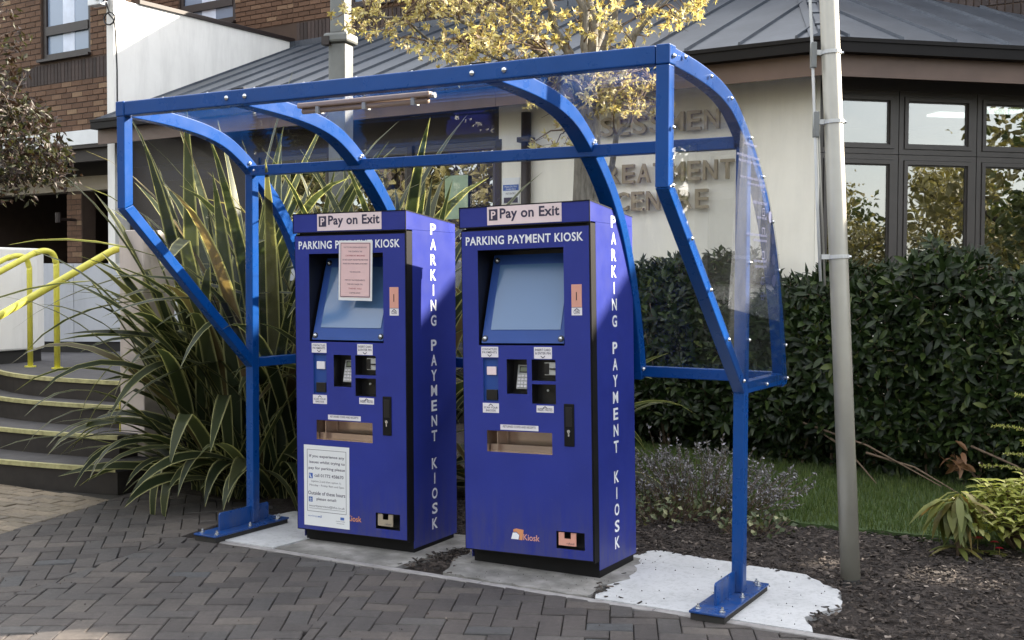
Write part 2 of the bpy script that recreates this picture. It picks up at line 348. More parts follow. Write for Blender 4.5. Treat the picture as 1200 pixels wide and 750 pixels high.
for ang, halves, org, mat, kind in fields:
    a = radians(ang); ca, sa = cos(a), sin(a); W_ = .1 if not kind else .1
    for i in range(-46, 47):
        for j in range(-46, 47):
            if kind == 0:
                t_ = (i-j) % 4
                if t_ == 0: r = (i, j, 2, 1)
                elif t_ == 3: r = (i, j, 1, 2)
                else: continue
            else:
                if (i+j) % 2: continue
                r = (i, j, 2, 1)
            g = .02 if kind == 0 else .05
            q = [(r[0]+g, r[1]+g), (r[0]+r[2]-g, r[1]+g), (r[0]+r[2]-g, r[1]+r[3]-g), (r[0]+g, r[1]+r[3]-g)]
            p = [(org[0]+(x*ca-y*sa)*W_, org[1]+(x*sa+y*ca)*W_) for x, y in q]
            cx = sum(x for x, y in p)/4; cy = sum(y for x, y in p)/4
            if cy < -4.4: continue
            full = True
            for h in halves:
                n0 = len(p); p2 = clip(p, h)
                if p2 != p: full = False
                p = p2
                if len(p) < 3: break
            if len(p) < 3 or abs(area(p)) < .0015: continue
            if not full:      # keep a joint along the cut
                pass
            vis = inview((cx, cy, -.04)); blocks.append((p, mat, vis, (cx, cy)))
blocks.sort(key=lambda b: -(abs(area(b[0]))/b[2][2]**2 if b[2] else 0))
def block_mb(mb, p, cx, cy, z, tx, ty):
    n = len(p); sx = sum(a for a, b in p)/n; sy = sum(b for a, b in p)/n
    zz = lambda x, y: z+tx*(x-cx)+ty*(y-cy)
    ins = lambda q: (q[0]+(sx-q[0])*.055, q[1]+(sy-q[1])*.055)
    vs = [(x, y, -.1) for x, y in p]+[(x, y, zz(x, y)-.004) for x, y in p]+[ins(q)+(zz(*q),) for q in p]
    fs = [(i, (i+1) % n, n+(i+1) % n, n+i) for i in range(n)]+[(n+i, n+(i+1) % n, 2*n+(i+1) % n, 2*n+i) for i in range(n)]+[tuple(2*n+i for i in range(n))]
    if area(p) < 0: fs = [f[::-1] for f in fs]
    mb.add(vs, fs)
rest = {'paver': MB(), 'tan_paver': MB()}
for k, (p, mat, vis, c) in enumerate(blocks):
    z = -.042+random.uniform(-.0035, .003)+.004*sin(c[0]*2.3)*sin(c[1]*3.1); tx, ty = random.uniform(-.022, .022), random.uniform(-.022, .022)
    if k < 296 and vis:
        mb = MB(); block_mb(mb, [(x-c[0], y-c[1]) for x, y in p], 0, 0, z, tx, ty)
        o = mb.build('paving_block', mat, pav); o.location = (c[0], c[1], 0)
    else: block_mb(rest[mat], p, c[0], c[1], z, tx, ty)
for k, v in rest.items():
    o = v.build('paving_blocks_far', k, pav); o['kind'] = 'stuff'
# edging kerb
mb = MB()
x = -3.0
while x < 1.2:
    ln = .9; z = -.04+random.uniform(-.002, .002); mb.box(x+.003, x+ln-.003, -.34+random.uniform(-.003, .003), -.295, -.12, z); x += ln
kb = mb.build('edging_kerb', 'kerb_concrete', bevel=.004); tag(kb, kind='structure')
# soil bed
def sheet(name, pts, z, mat, kind='structure'):
    mb = MB(); mb.add([(x, y, z) for x, y in pts], [tuple(range(len(pts)))]); return tag(mb.build(name, mat), kind=kind)
mb = MB(); NX, NY = 90, 60
for j in range(NY+1):
    for i in range(NX+1):
        x = -5+i*8/NX; y = -.29+j*7/NY
        pad = -.012 if y < .75 and x < .45 else 0
        h = -.052+pad+(max(0, min(1, (y-.8)/2)))*.02+.010*sin(x*5+y*3)*sin(y*7-x)*min(1, max(0, (y-.6)*2))
        if x < -4.6: h = -.07
        mb.v.append((x, y, h))
for j in range(NY):
    for i in range(NX):
        a = j*(NX+1)+i; mb.f.append((a, a+1, a+NX+2, a+NX+1)); mb.m.append(0)
soil = tag(mb.build('planting_bed', 'soil', smooth=True), kind='structure')
# concrete pads with ragged edges
def ragged(pts, amp=.012, step=.05, seed=1, straight=()):
    rr = random.Random(seed); out = []
    for i, (a, b) in enumerate(zip(pts, pts[1:]+pts[:1])):
        L = math.hypot(b[0]-a[0], b[1]-a[1]); n = max(1, int(L/step)); nx, ny = -(b[1]-a[1])/L, (b[0]-a[0])/L
        for k in range(n):
            f = k/n; d = 0 if (k == 0 or i in straight) else rr.uniform(-amp, amp)
            out.append((a[0]+(b[0]-a[0])*f+nx*d, a[1]+(b[1]-a[1])*f+ny*d))
    return out
def pad(name, pts, z0, z1, mat, **k):
    mb = MB(); mb.prism(ragged(pts, **k), 'z', z0, z1); o = mb.build(name, mat); return tag(o, kind='structure')
pad('concrete_pad_right', [(-.60, -.293), (.40, -.293), (.31, -.1), (.40, .12), (.34, .4), (.12, .62), (-.3, .68), (-.72, .72), (-.8, .5), (-.70, .2), (-.66, 0)], -.11, -.036, 'new_concrete', seed=3, straight=(0,), amp=.016, step=.055)
pad('concrete_pad_left', [(-3.1, -.293), (-2.53, -.293), (-2.5, .05), (-2.55, .5), (-2.7, .6), (-3.08, .52), (-3.16, .1)], -.11, -.036, 'new_concrete', seed=5, straight=(0,), amp=.006)
pad('kiosk_slab_left', [(-2.52, -.293), (-1.72, -.293), (-1.70, .05), (-1.6, .5), (-2.5, .52)], -.11, -.039, 'old_concrete', seed=6, straight=(0,), amp=.012)
pad('kiosk_slab_right', [(-1.45, -.27), (-1.2, -.29), (-.64, -.293), (-.68, -.1), (-.6, .1), (-.72, .5), (-1.5, .5), (-1.56, 0)], -.11, -.034, 'old_concrete', seed=8, amp=.016)
# lawn
lawn = [(-2.6, 4.4), (-1.5, 2.0), (-.9, 1.78), (-.1, 1.7), (.5, 1.75), (1.1, 1.7), (2.2, 1.6), (3, 3), (2.2, 4.2)]
def inpoly(x, y, P):
    c = False
    for i in range(len(P)):
        (x1, y1), (x2, y2) = P[i], P[i-1]
        if (y1 > y) != (y2 > y) and x < (x2-x1)*(y-y1)/(y2-y1)+x1: c = not c
    return c
mb = MB(); mb.prism(ragged(lawn, .04, .06, 4), 'z', -.12, -.012); tag(mb.build('lawn', 'turf'), kind='structure')
mb = MB(); R = random.Random(11)
for k in range(42000):
    x, y = R.uniform(-2.6, 2.2), R.uniform(1.65, 4.2)
    if not inpoly(x, y, lawn) or not inview((x, y, 0), 30): continue
    h = R.uniform(.025, .06); a = R.uniform(0, pi); dx, dy = cos(a)*.003, sin(a)*.003; lx, ly = R.uniform(-.02, .02), R.uniform(-.02, .02)
    mb.add([(x-dx, y-dy, -.014), (x+dx, y+dy, -.014), (x+lx, y+ly, -.008+h)], [(0, 1, 2)])
tag(mb.build('grass', 'grass'), 'short green lawn grass between the bark bed and the hedge', 'grass', kind='stuff')
# bark chips
PADS = [[(-.60, -.293), (.40, -.293), (.31, -.1), (.40, .12), (.34, .4), (.12, .62), (-.3, .68), (-.72, .72), (-.8, .5), (-.70, .2), (-.66, 0)], [(-3.1, -.293), (-2.53, -.293), (-2.5, .05), (-2.55, .5), (-2.7, .6), (-3.08, .52), (-3.16, .1)], [(-2.52, -.293), (-1.72, -.293), (-1.70, .05), (-1.6, .5), (-2.5, .52)], [(-1.45, -.27), (-1.2, -.29), (-.64, -.293), (-.68, -.1), (-.6, .1), (-.72, .5), (-1.5, .5), (-1.56, 0)]]
mb = MB(); R = random.Random(5); n = 0
while n < 21000:
    x = R.uniform(-2.4, 1.9); y = R.uniform(-.27, 2.4) if R.random() < .8 else R.uniform(-.27, 4.3)
    n += 1
    if not inview((x, y, 0), 30): continue
    jx, jy = x+R.gauss(0, .018), y+R.gauss(0, .018); onpad = any(inpoly(x, y, P_) for P_ in PADS)
    if any(inpoly(jx, jy, P_) for P_ in PADS) and R.random() < .992: continue
    if onpad and not any(inpoly(x+a_, y+b_, P_) is False for P_ in PADS if inpoly(x, y, P_) for a_, b_ in ((.05, 0), (-.05, 0), (0, .05))) and R.random() < .95: continue
    if inpoly(x, y, lawn) and R.random() < .985: continue
    if x > .3 and y < -.29: continue
    L = R.uniform(.006, .022); W_ = L*R.uniform(.25, .6); th = R.uniform(.002, .006)
    base = -.045+(max(0, min(1, (y-.8)/2)))*.02+R.uniform(0, .018) if not onpad else -.034
    T = Matrix.Translation((x, y, base)) @ Matrix.Rotation(R.uniform(0, 2*pi), 4, 'Z') @ Matrix.Rotation(R.uniform(-.6, .6), 4, 'X') @ Matrix.Rotation(R.uniform(-.4, .4), 4, 'Y')
    mb.add([(-L, -W_, 0), (L*.8, -W_*.7, 0), (L, W_*.8, 0), (-L*.8, W_, 0), (-L*.8, 0, th), (L*.8, 0, th)], [(0, 1, 5, 4), (2, 3, 4, 5), (1, 2, 5), (3, 0, 4)], 0, T)
tag(mb.build('bark_mulch', 'bark_chips'), 'dark bark mulch chips scattered over the planting bed', 'mulch', kind='stuff')
# loose grit and fallen bits along pads and paving
mb = MB(); R = random.Random(9)
for k in range(260):
    q = R.random()
    if q < .45: x, y = R.uniform(-1.66, -.62), R.uniform(.0, .5) if R.random() < .4 else R.uniform(-.28, .0)
    elif q < .65: x, y = R.uniform(-.72, .35), R.uniform(-.28, .65)
    else: x, y = R.uniform(-3.6, 1), R.uniform(-2, -.35)
    s_ = R.uniform(.0015, .0045); T = Matrix.Translation((x, y, -.033)) @ Matrix.Rotation(R.uniform(0, 6), 4, 'Z')
    mb.add([(-s_, -s_*.6, -.004), (s_, -s_*.5, -.004), (s_*.8, s_, -.004), (-s_, s_*.7, -.004), (0, 0, s_*.8)], [(0, 1, 4), (1, 2, 4), (2, 3, 4), (3, 0, 4)], 0, T)
tag(mb.build('grit', 'bark_chips'), 'scattered grit and leaf crumbs on the paving and concrete', 'grit', kind='stuff')

# ------------------------------------------------------------------ shelter
L_, S_ = 3.0, .055
sh = empty('payment_shelter', (-1.5, 0, -.04), 'blue steel framed shelter with curved clear roof over the two kiosks', 'shelter')
SO = Vector((1.5, 0, .04))
def sp(mb, name, mat, parent=sh, **k):       # shelter part, world coordinates -> shelter coordinates
    T = Matrix.Translation(SO) if parent is sh else None
    o = mb.build(name, mat, parent, T=Matrix.Translation(SO), **k)
    return o
arc = [(-.93, 2.312), (-.65, 2.300), (-.45, 2.281), (-.3, 2.254), (-.17, 2.212), (-.05, 2.145), (.06, 2.065), (.17, 1.972), (.28, 1.858), (.38, 1.72), (.47, 1.55), (.55, 1.35), (.61, 1.15), (.65, .98), (.665, .906)]
def catmull(P, n=4):
    out = []
    for i in range(len(P)-1):
        p0, p1, p2, p3 = P[max(i-1, 0)], P[i], P[i+1], P[min(i+2, len(P)-1)]
        for k in range(n):
            t_ = k/n; out.append(tuple(.5*((2*b)+(-a+c)*t_+(2*a-5*b+4*c-d)*t_*t_+(-a+3*b-3*c+d)*t_**3) for a, b, c, d in zip(p0, p1, p2, p3)))
    return out+[P[-1]]
arcs = catmull(arc)
def arc_normals(P):
    out = []
    for i in range(len(P)):
        a, b = P[max(i-1, 0)], P[min(i+1, len(P)-1)]; d = (b[0]-a[0], b[1]-a[1]); L = math.hypot(*d); out.append((d[1]/L*-1, d[0]/L))
    return out    # outward (up/back) normal
def ribbon(P, o0, o1, x0, x1):
    """closed band between normal offsets o0<o1 and x0..x1"""
    N = arc_normals(P); mb = MB(); n = len(P)
    for (y, z), (ny, nz) in zip(P, N):
        for off, x in ((o0, x0), (o0, x1), (o1, x1), (o1, x0)): mb.v.append((x, y+ny*off, z+nz*off))
    for i in range(n-1):
        for j in range(4): mb.f.append((i*4+j, i*4+(j+1) % 4, i*4+4+(j+1) % 4, i*4+4+j)); mb.m.append(0)
    mb.f += [(3, 2, 1, 0), tuple((n-1)*4+j for j in range(4))]; mb.m += [0, 0]
    return mb
Nn = arc_normals(arcs)
arcs_in = arcs[1:]          # arches start behind the beam
BA = .775
for xa in (-L_, -L_+BA, -BA-S_, -S_):
    e = xa in (-L_, -S_)
    mb = ribbon(arcs_in if not e else arcs[1:], -.072, -.001, xa+(.001 if e else -.014), xa+S_+(-.001 if e else .014))
    sp(mb, 'arch', 'shelter_blue', bevel=.004)
mb = MB().box(-L_+S_+.002, -S_-.002, -.932, -.872, 2.240, 2.312); sp(mb, 'front_beam', 'shelter_blue', bevel=.006)
for x0, x1 in ((-L_-.004, -L_+S_-.001), (-S_+.001, .004)):
    sp(MB().box(x0, x1, -.934, -.870, 2.238, 2.314), 'beam_end_cap', 'shelter_blue', bevel=.005)
    x0 += .004 if x0 < -2 else 0; x1 -= .004 if x1 > 0 else 0
for x in (-L_, -S_):
    xa, xb = x, x+S_
    # upright and diagonal as mitred prisms in the y/z plane
    yi = -.93+S_
    dy, dz = .93, -(1.771-.906); Ld = math.hypot(dy, dz); nx, nz = -dz/Ld, dy/Ld   # towards the inside (back/up)
    # inner line of the diagonal: offset S_
    def inner(y): return 1.771+dz/dy*(y+.93)+S_*(Ld/dy)
    mit = (yi, inner(yi))
    sp(MB().prism([(-.93, 2.2375), (yi, 2.2375), mit, (-.93, 1.771)], 'x', xa, xb), 'front_upright', 'shelter_blue', bevel=.004)
    sp(MB().prism([(-.9295, 1.7695), (yi+.0006, mit[1]-.0015), (-.002, inner(-.002)), (-.002, .909)], 'x', xa, xb), 'diagonal_rail', 'shelter_blue', bevel=.004)
    sp(MB().box(xa, xb, 0, S_, -.0005, 2.055 if x > -1 else 2.055), 'post', 'shelter_blue', bevel=.005)
    sp(MB().prism([(S_+.001, .906), (.612, .906), (.612, .906+S_), (S_+.001, .906+S_)], 'x', xa+.002, xb-.002), 'bottom_side_rail', 'shelter_blue', bevel=.004)
sp(MB().box(-L_+S_+.001, -S_-.001, -.018, .036, 2.012, 2.068), 'purlin', 'shelter_blue', bevel=.004)
sp(MB().box(-L_+S_+.001, -S_-.001, .61, .664, .908, .964), 'back_rail', 'shelter_blue', bevel=.004)
# feet
def foot(xc):
    x0, x1 = xc-.0825, xc+.0825
    p = sp(MB().box(x0, x1, -.375, .235, -.012, -.001), 'foot_plate', 'shelter_blue', bevel=.003)
    q = MB().box(x0+.006, x1-.006, -.368, .228, -.042, -.0125).build('rubber_pad', 'black_rubber', p, T=Matrix.Translation(SO))
    fin = MB()
    fin.prism([(-.255, -.0005), (-.001, -.0005), (-.001, .098), (-.245, .098), (-.255, .088)], 'x', xc-.012, xc-.002)
    fin.prism([(S_+.001, -.0005), (.15, -.0005), (.15, .088), (.14, .098), (S_+.001, .098)], 'x', xc-.012, xc-.002)
    fin.build('stiffener', 'shelter_blue', p, bevel=.001, T=Matrix.Translation(SO))
    for bx, by in ((x0+.028, -.335), (x1-.028, -.335), (x1-.028, -.07), (x1-.028, .16), (x0+.028, .19), (x1-.05, .2)):
        b = MB().tube([(bx, by, 0), (bx, by, .004)], .014, 12).tube([(bx, by, .004), (bx, by, .014)], .0085, 6).tube([(bx, by, .014), (bx, by, .022)], .005, 8)
        b.build('bolt', 'bolt_metal', p, T=Matrix.Translation(SO))
foot(-.0275-.005); foot(-L_+.0275+.012)
# bolts on the frame
def dome(mb, c, d, r=.011):
    c = Vector(c); d = Vector(d).normalized(); mb.tube([c, c+d*r*.35, c+d*r*.75, c+d*r], [r, r*.95, r*.6, r*.12], 10)
def bolt(c, d, r=.011):
    mb = MB(); dome(mb, c, d, r); sp(mb, 'bolt', 'bolt_metal', smooth=True)
for xb in (-L_+BA-.02, -L_+BA+.095, -BA-S_-.045, -BA+.055): bolt((xb, -.932, 2.275), (0, -1, 0), .013)
for xa in (-L_+BA, -BA-S_):
    bolt((xa+S_+.014, .0, 2.085), (1, -.3, .3), .013); bolt((xa+S_+.018, -.018, 2.075), (0, -1, .2), .008); bolt((xa+S_+.02, .6, .95), (0, -1, 0), .011)
for y, z in ((-.905, 2.27), (-.79, 2.285), (-.5, 2.255), (-.25, 2.2), (.02, 2.06), (.2, 1.9), (.36, 1.7), (.47, 1.47), (.6, 1.1), (.63, .935), (.3, .93), (-.905, 2.0), (-.905, 1.78), (-.7, 1.585), (-.48, 1.38), (-.25, 1.165), (-.04, .97), (.03, 1.15), (.03, 1.5)):
    bolt((.0075, y, z), (1, 0, 0), .0095)
bolt((-L_+S_, -.02, 2.08), (1, -.3, .3), .013); bolt((-L_+S_+.03, -.018, 2.04), (0, -1, 0), .008)
for x in [-2.7+i*.3 for i in range(9)]:
    if abs(x+1.9) > 0: bolt((x, -.9, 2.3125), (0, 0, 1), .008)
# clear sheets
arcs_sheet = arcs[2:]
for x0, x1 in ((-L_+.01, -L_+BA+.025), (-L_+BA+.03, -BA-.03), (-BA-.025, -.01)):
    sp(ribbon(arcs_sheet, .001, .004, x0, x1), 'roof_sheet', 'perspex', smooth=False)
prof = [(y, z-.012) for y, z in arcs[3:-2]]+[(.655, .93), (.03, .93), (-.905, 1.79), (-.905, 2.25)]
for x0, x1 in ((.0035, .0065), (-L_-.0065, -L_-.0035)):
    sp(MB().prism(prof, 'x', x0, x1), 'side_panel', 'perspex')
# sign reflected in the right end panel, built as hazy film with mirrored print
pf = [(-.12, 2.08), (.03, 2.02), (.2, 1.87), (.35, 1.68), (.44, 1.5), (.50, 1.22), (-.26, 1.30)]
po = sp(MB().prism(pf, 'x', .0072, .0078), 'notice_reflection', 'reflection_film'); po['label'] = 'reflection of a notice in the end panel, built as film with mirrored print'
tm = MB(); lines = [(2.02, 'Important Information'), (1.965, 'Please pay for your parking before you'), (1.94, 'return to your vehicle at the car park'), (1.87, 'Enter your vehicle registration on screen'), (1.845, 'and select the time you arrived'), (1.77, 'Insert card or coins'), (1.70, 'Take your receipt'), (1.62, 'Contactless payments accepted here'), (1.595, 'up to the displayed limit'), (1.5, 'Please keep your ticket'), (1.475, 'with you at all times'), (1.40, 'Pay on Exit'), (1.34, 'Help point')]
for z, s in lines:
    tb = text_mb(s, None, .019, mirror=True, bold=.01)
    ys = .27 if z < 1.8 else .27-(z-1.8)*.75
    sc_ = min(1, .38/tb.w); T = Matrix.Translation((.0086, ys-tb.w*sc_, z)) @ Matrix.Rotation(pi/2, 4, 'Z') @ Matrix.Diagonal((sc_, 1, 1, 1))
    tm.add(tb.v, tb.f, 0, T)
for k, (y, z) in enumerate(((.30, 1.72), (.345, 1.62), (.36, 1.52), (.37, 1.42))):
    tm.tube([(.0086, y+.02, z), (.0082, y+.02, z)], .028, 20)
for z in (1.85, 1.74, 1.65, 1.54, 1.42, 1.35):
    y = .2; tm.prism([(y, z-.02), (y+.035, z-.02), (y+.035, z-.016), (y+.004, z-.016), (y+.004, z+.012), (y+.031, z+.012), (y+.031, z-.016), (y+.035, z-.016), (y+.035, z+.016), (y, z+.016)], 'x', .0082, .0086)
tm.build('print', 'reflected_text', po, T=Matrix.Translation(SO))
# strip light under the roof
sl = sp(MB().box(-1.93, -1.18, -.80, -.75, 2.222, 2.246), 'strip_light', 'fixture_tan', bevel=.006)
MB().tube([(-1.91, -.775, 2.209), (-1.2, -.775, 2.209)], .0135, 12).build('light_tube', 'fixture_tan', sl, T=Matrix.Translation(SO), smooth=True)
for x in (-1.82, -1.55, -1.28): MB().box(x, x+.018, -.797, -.753, 2.192, 2.226).build('tube_clip', 'key_grey', sl, T=Matrix.Translation(SO))
MB().tube([(-1.18, -.775, 2.229), (-1.163, -.775, 2.229)], .013, 10).build('cable_gland', 'bolt_metal', sl, T=Matrix.Translation(SO))
# small brackets on top of the beam
for x in (-2.22, -.88): sp(MB().box(x-.03, x+.05, -.9, -.86, 2.3125, 2.326), 'bracket', 'black_frame', bevel=.003)

# ------------------------------------------------------------------ kiosks
KW, KD, KT, KH = .7276, .449, .0615, 1.8161
ZD, ZT, ZH, ZS = .0726, 1.694, 1.7146, .0156
HOLES = [('screen', -.632, -.145, 1.115, 1.596, .19), ('strip', -.609, -.521, .829, 1.049, .012), ('pad', -.472, -.356, .872, 1.045, .07),
         ('card', -.329, -.197, .94, 1.045, .06), ('notes', -.329, -.196, .826, .923, .06), ('tray', -.592, -.22, .576, .684, .11), ('slot', -.204, -.050, .119, .204, .055)]
def holed_panel(x0, x1, z0, z1, y, holes, back):
    xs = sorted({x0, x1} | {h[1] for h in holes} | {h[2] for h in holes}); zs = sorted({z0, z1} | {h[3] for h in holes} | {h[4] for h in holes})
    mb = MB()
    for i in range(len(xs)-1):
        for j in range(len(zs)-1):
            cx, cz = (xs[i]+xs[i+1])/2, (zs[j]+zs[j+1])/2
            if any(h[1] < cx < h[2] and h[3] < cz < h[4] for h in holes): continue
            mb.add([(xs[i], y, zs[j]), (xs[i+1], y, zs[j]), (xs[i+1], y, zs[j+1]), (xs[i], y, zs[j+1])], [(0, 1, 2, 3)])
    # outer edge returns
    for a, b in (((x0, z0), (x1, z0)), ((x1, z0), (x1, z1)), ((x1, z1), (x0, z1)), ((x0, z1), (x0, z0))):
        mb.add([(a[0], y, a[1]), (b[0], y, b[1]), (b[0], y+back, b[1]), (a[0], y+back, a[1])], [(3, 2, 1, 0)])
    return mb
def recess(h, y):
    n, x0, x1, z0, z1, d = h; mb = MB(); e = .0006
    x0, x1, z0, z1 = x0-e, x1+e, z0-e, z1+e; y += .0015
    v = [(x, yy, z) for yy in (y, y+d) for x, z in ((x0, z0), (x1, z0), (x1, z1), (x0, z1))]
    mb.add(v, [(0, 1, 5, 4), (1, 2, 6, 5), (2, 3, 7, 6), (3, 0, 4, 7), (4, 5, 6, 7)]); return mb
def put_text(body, x0, z0, wd, ht, mat, parent, y, name='lettering', **k):
    mb = text_mb(body, wd, ht, **k); return mb.build(name, mat, parent, T=Matrix.Translation((x0, y, z0)))
def sticker(x0, x1, z0, z1, y, lines, parent, mat='white_sticker', arrow=None, ink='dark_print', name='label_sticker'):
    s = MB().box(x0, x1, y-.0012, y+.0002, z0, z1).build(name, mat, parent)
    n = len(lines); H = z1-z0; ph = H*.2 if n > 1 else H*.42; mb = MB()
    top = z1-H*.14
    if arrow == 'up': top = z1-H*.36
    for i, t_ in enumerate(lines):
        tb = text_mb(t_, (x1-x0)*(.86 if len(t_) > 7 else .6), ph, bold=.01); zz = top-ph-i*ph*1.45
        mb.add(tb.v, tb.f, 0, Matrix.Translation(((x0+x1)/2-tb.w/2, y-.0018, zz)))
    if arrow:
        cx = (x0+x1)/2; w_ = .012; hz = .006; zc = z1-.010 if arrow == 'up' else z0+.010; sg = 1 if arrow == 'up' else -1
        mb.add([(cx-w_, y-.0018, zc-sg*hz), (cx, y-.0018, zc+sg*hz*.5), (cx+w_, y-.0018, zc-sg*hz), (cx+w_, y-.0018, zc-sg*hz*.2), (cx, y-.0018, zc+sg*hz*1.3), (cx-w_, y-.0018, zc-sg*hz*.2)], [(0, 1, 4, 5), (1, 2, 3, 4)])
    mb.build('print', ink, s); return s
def kiosk(q, label, which):
    Mx = Matrix.Translation(Vector(q[:3])) @ Matrix.Rotation(q[3], 4, 'Z') @ Matrix.Rotation(q[4], 4, 'Y') @ Matrix.Rotation(q[5], 4, 'X')
    k = empty('payment_kiosk', label=label, cat='payment kiosk', group='car park payment kiosks', mat=Mx)
    w, F = KW, -KT
    # plinth and carcass
    MB().box(-w+.012, -.002, .003, KD-.03, -.03, ZD-.004).build('plinth', 'black_frame', k, bevel=.002)
    c = MB(); c.box(-w+.001, -.0035, .2, KD-.003, ZS+.06, ZH-.002); c.box(-w+.001, -.0035, 0, .008, ZD, 1.15-.12)
    MB().box(-w+.001, -.0035, KD-.012, KD-.003, ZS+.05, ZH).build('back_panel', 'kiosk_blue', k)
    MB().box(-w, -w+.003, 0, KD, ZS, ZH+.03).build('side_panel', 'kiosk_blue', k)
    sp_ = MB().box(-.003, .0, .0, KD, ZS, ZH).build('side_panel', 'kiosk_blue', k)
    MB().box(-w+.004, -.004, .235, .24, ZD, ZH-.003).build('inner_bulkhead', 'black_frame', k)
    MB().box(-w+.004, -.004, .003, .234, ZD-.002, ZD+.002).build('floor_pan', 'black_frame', k)
    # frame around the door: black edges
    fr = MB()
    fr.box(-w+.0035, -w+.018, F+.004, -.001, ZD-.006, ZT+.012); fr.box(-.020, -.0005, F+.006, .012, ZD-.012, ZT+.014); fr.box(-w+.0185, -.0205, F+.02, -.001, ZT+.003, ZH-.001); fr.box(-w+.0185, -.0205, F+.01, -.001, ZD-.006, ZD+.008)
    fr.build('door_frame', 'black_frame', k)
    # head: sloping top box
    hp = [(F, ZH), (KD, ZH), (KD, KH-.05), (F, KH)]
    hd = MB().prism(hp, 'x', -w-.010, 0.0005).build('head', 'kiosk_blue', k, bevel=.002)
    MB().prism([(F-.003, KH-.003), (F-.003, KH+.002), (KD+.002, KH-.048), (KD+.002, KH-.053)], 'x', -w-.012, .002).build('top_trim', 'black_frame', k)
    tr = MB()
    for a, b in ((-w-.0115, -w-.008), (-.0025, .001)): tr.box(a, b, F-.0025, F+.002, ZH-.004, KH)
    tr.box(-w-.0115, .001, F-.0025, F+.003, ZH-.005, ZH-.0005); tr.build('head_edging', 'black_frame', k)
    # door
    d = holed_panel(-w+.001, -.0075, ZD, ZT, F, HOLES, .03).build('door', 'kiosk_blue', k)
    tr = MB()
    tr.box(-w-.001, -w+.0015, F-.001, F+.035, ZD, ZT); tr.box(-w-.001, -.006, F-.001, F+.035, ZD-.004, ZD-.0003); tr.box(-.008, -.0035, F+.002, F+.04, ZD, ZT); tr.box(-w-.001, -.006, F-.0008, F+.03, ZT+.0003, ZT+.003)
    tr.build('door_edging', 'black_frame', k)
    for h in HOLES:
        m = {'screen': 'dark_box', 'strip': 'kiosk_inner_blue', 'tray': 'brushed_steel'}.get(h[0], 'dark_box')
        recess(h, F).build({'screen': 'screen_recess', 'strip': 'contactless_strip', 'tray': 'coin_tray', 'pad': 'keypad_recess', 'card': 'card_recess', 'notes': 'note_recess', 'slot': 'receipt_slot'}[h[0]], m, k)
    # tilted screen
    y0, z0, y1, z1 = F+.006, 1.125, F+.15, 1.575; L = math.hypot(y1-y0, z1-z0); an = math.atan2(y1-y0, z1-z0)
    T = Matrix.Translation((-.627, y0, z0)) @ Matrix.Rotation(-an, 4, 'X'); T0 = T
    bz = MB().box(.006, .474, 0, .008, 0, L).build('screen_bezel', 'kiosk_inner_blue', k, T=T, bevel=.001)
    MB().box(.052, .448, -.003, .001, .07, L-.055).build('screen', 'screen_glass', k, T=T)
    for bx, bz_ in ((.024, .024), (.456, .024), (.03, L-.03), (.452, L-.03)):
        b = MB(); b.tube([(bx, 0, bz_), (bx, -.003, bz_)], .0165, 16); b.build('fixing', 'dark_box', k, T=T)
        b = MB(); dome(b, (bx, -.002, bz_), (0, -1, 0), .0135); b.build('screen_bolt', 'bolt_metal', k, T=T, smooth=True)
    # contactless reader and scanner
    MB().box(-.59, -.536, F+.004, F+.014, .964, 1.006).build('contactless_reader', 'pink_white_sticker' if which == 2 else 'white_sticker', k, bevel=.002)
    MB().box(-.595, -.531, F+.004, F+.014, .837, .89).build('scanner_window', 'dark_box', k, bevel=.002)
    # keypad
    T = Matrix.Translation((-.445, F+.05, .893)) @ Matrix.Rotation(-.22, 4, 'X')
    kp = MB().box(0, .088, -.006, .014, 0, .125).build('keypad', 'key_grey', k, T=T, bevel=.003)
    MB().box(.012, .062, -.008, -.005, .082, .115).build('display_surround', 'dark_box', kp, T=T); MB().box(.018, .056, -.0095, -.007, .088, .11).build('display', 'lcd', kp, T=T)
    ky = MB()
    for r_ in range(4):
        for c_ in range(4): ky.box(.008+c_*.0195, .022+c_*.0195, -.0105, -.005, .008+r_*.0175, .019+r_*.0175)
    ky.build('keys', 'white_sticker', kp, T=T)
    # card reader
    cr = MB().box(-.268, -.2, F+.02, F+.05, .967, 1.031).build('card_reader', 'key_grey', k, bevel=.002)
    MB().box(-.266, -.242, F+.016, F+.0205, .972, 1.026).build('card_mouth', 'dark_box', cr); MB().box(-.238, -.206, F+.014, F+.0205, .996, 1.002).build('card_slit', 'dark_box', cr)
    MB().tube([(-.262, F+.045, .89), (-.262, F+.04, .89)], .006, 10).build('note_lamp', 'key_grey', k)
    # coin slot
    cs = MB().box(-.104, -.048, F-.003, F+.0005, 1.301, 1.412).build('coin_plate', 'salmon_plate', k, bevel=.006); MB().box(-.078, -.074, F-.0042, F-.0028, 1.335, 1.375).build('coin_slit', 'dark_box', cs)
    sticker(-.104, -.048, 1.262, 1.2995, F, ['COINS'], k, arrow='up')
    sticker(-.618, -.519, 1.054, 1.107, F-.0004, ['CONTACTLESS', 'PAYMENTS'], k, arrow='down')
    sticker(-.314, -.215, 1.049, 1.107, F-.0004, ['INSERT CARD', '& ENTER PIN'], k, arrow='down')
    sticker(-.613, -.519, .773, .822, F-.0004, ['SCAN YOUR', 'BARCODE'], k, arrow='up')
    sticker(-.304, -.209, .784, .818, F-.0004, ['INSERT NOTES'], k, arrow='up')
    sticker(-.512, -.296, .690, .716, F-.0004, ['RETURNED COINS AND RECEIPTS'], k)
    # lock
    lk = MB().box(-.152, -.097, F-.006, F+.0005, .623, .831).build('lock_plate', 'black_frame', k, bevel=.006)
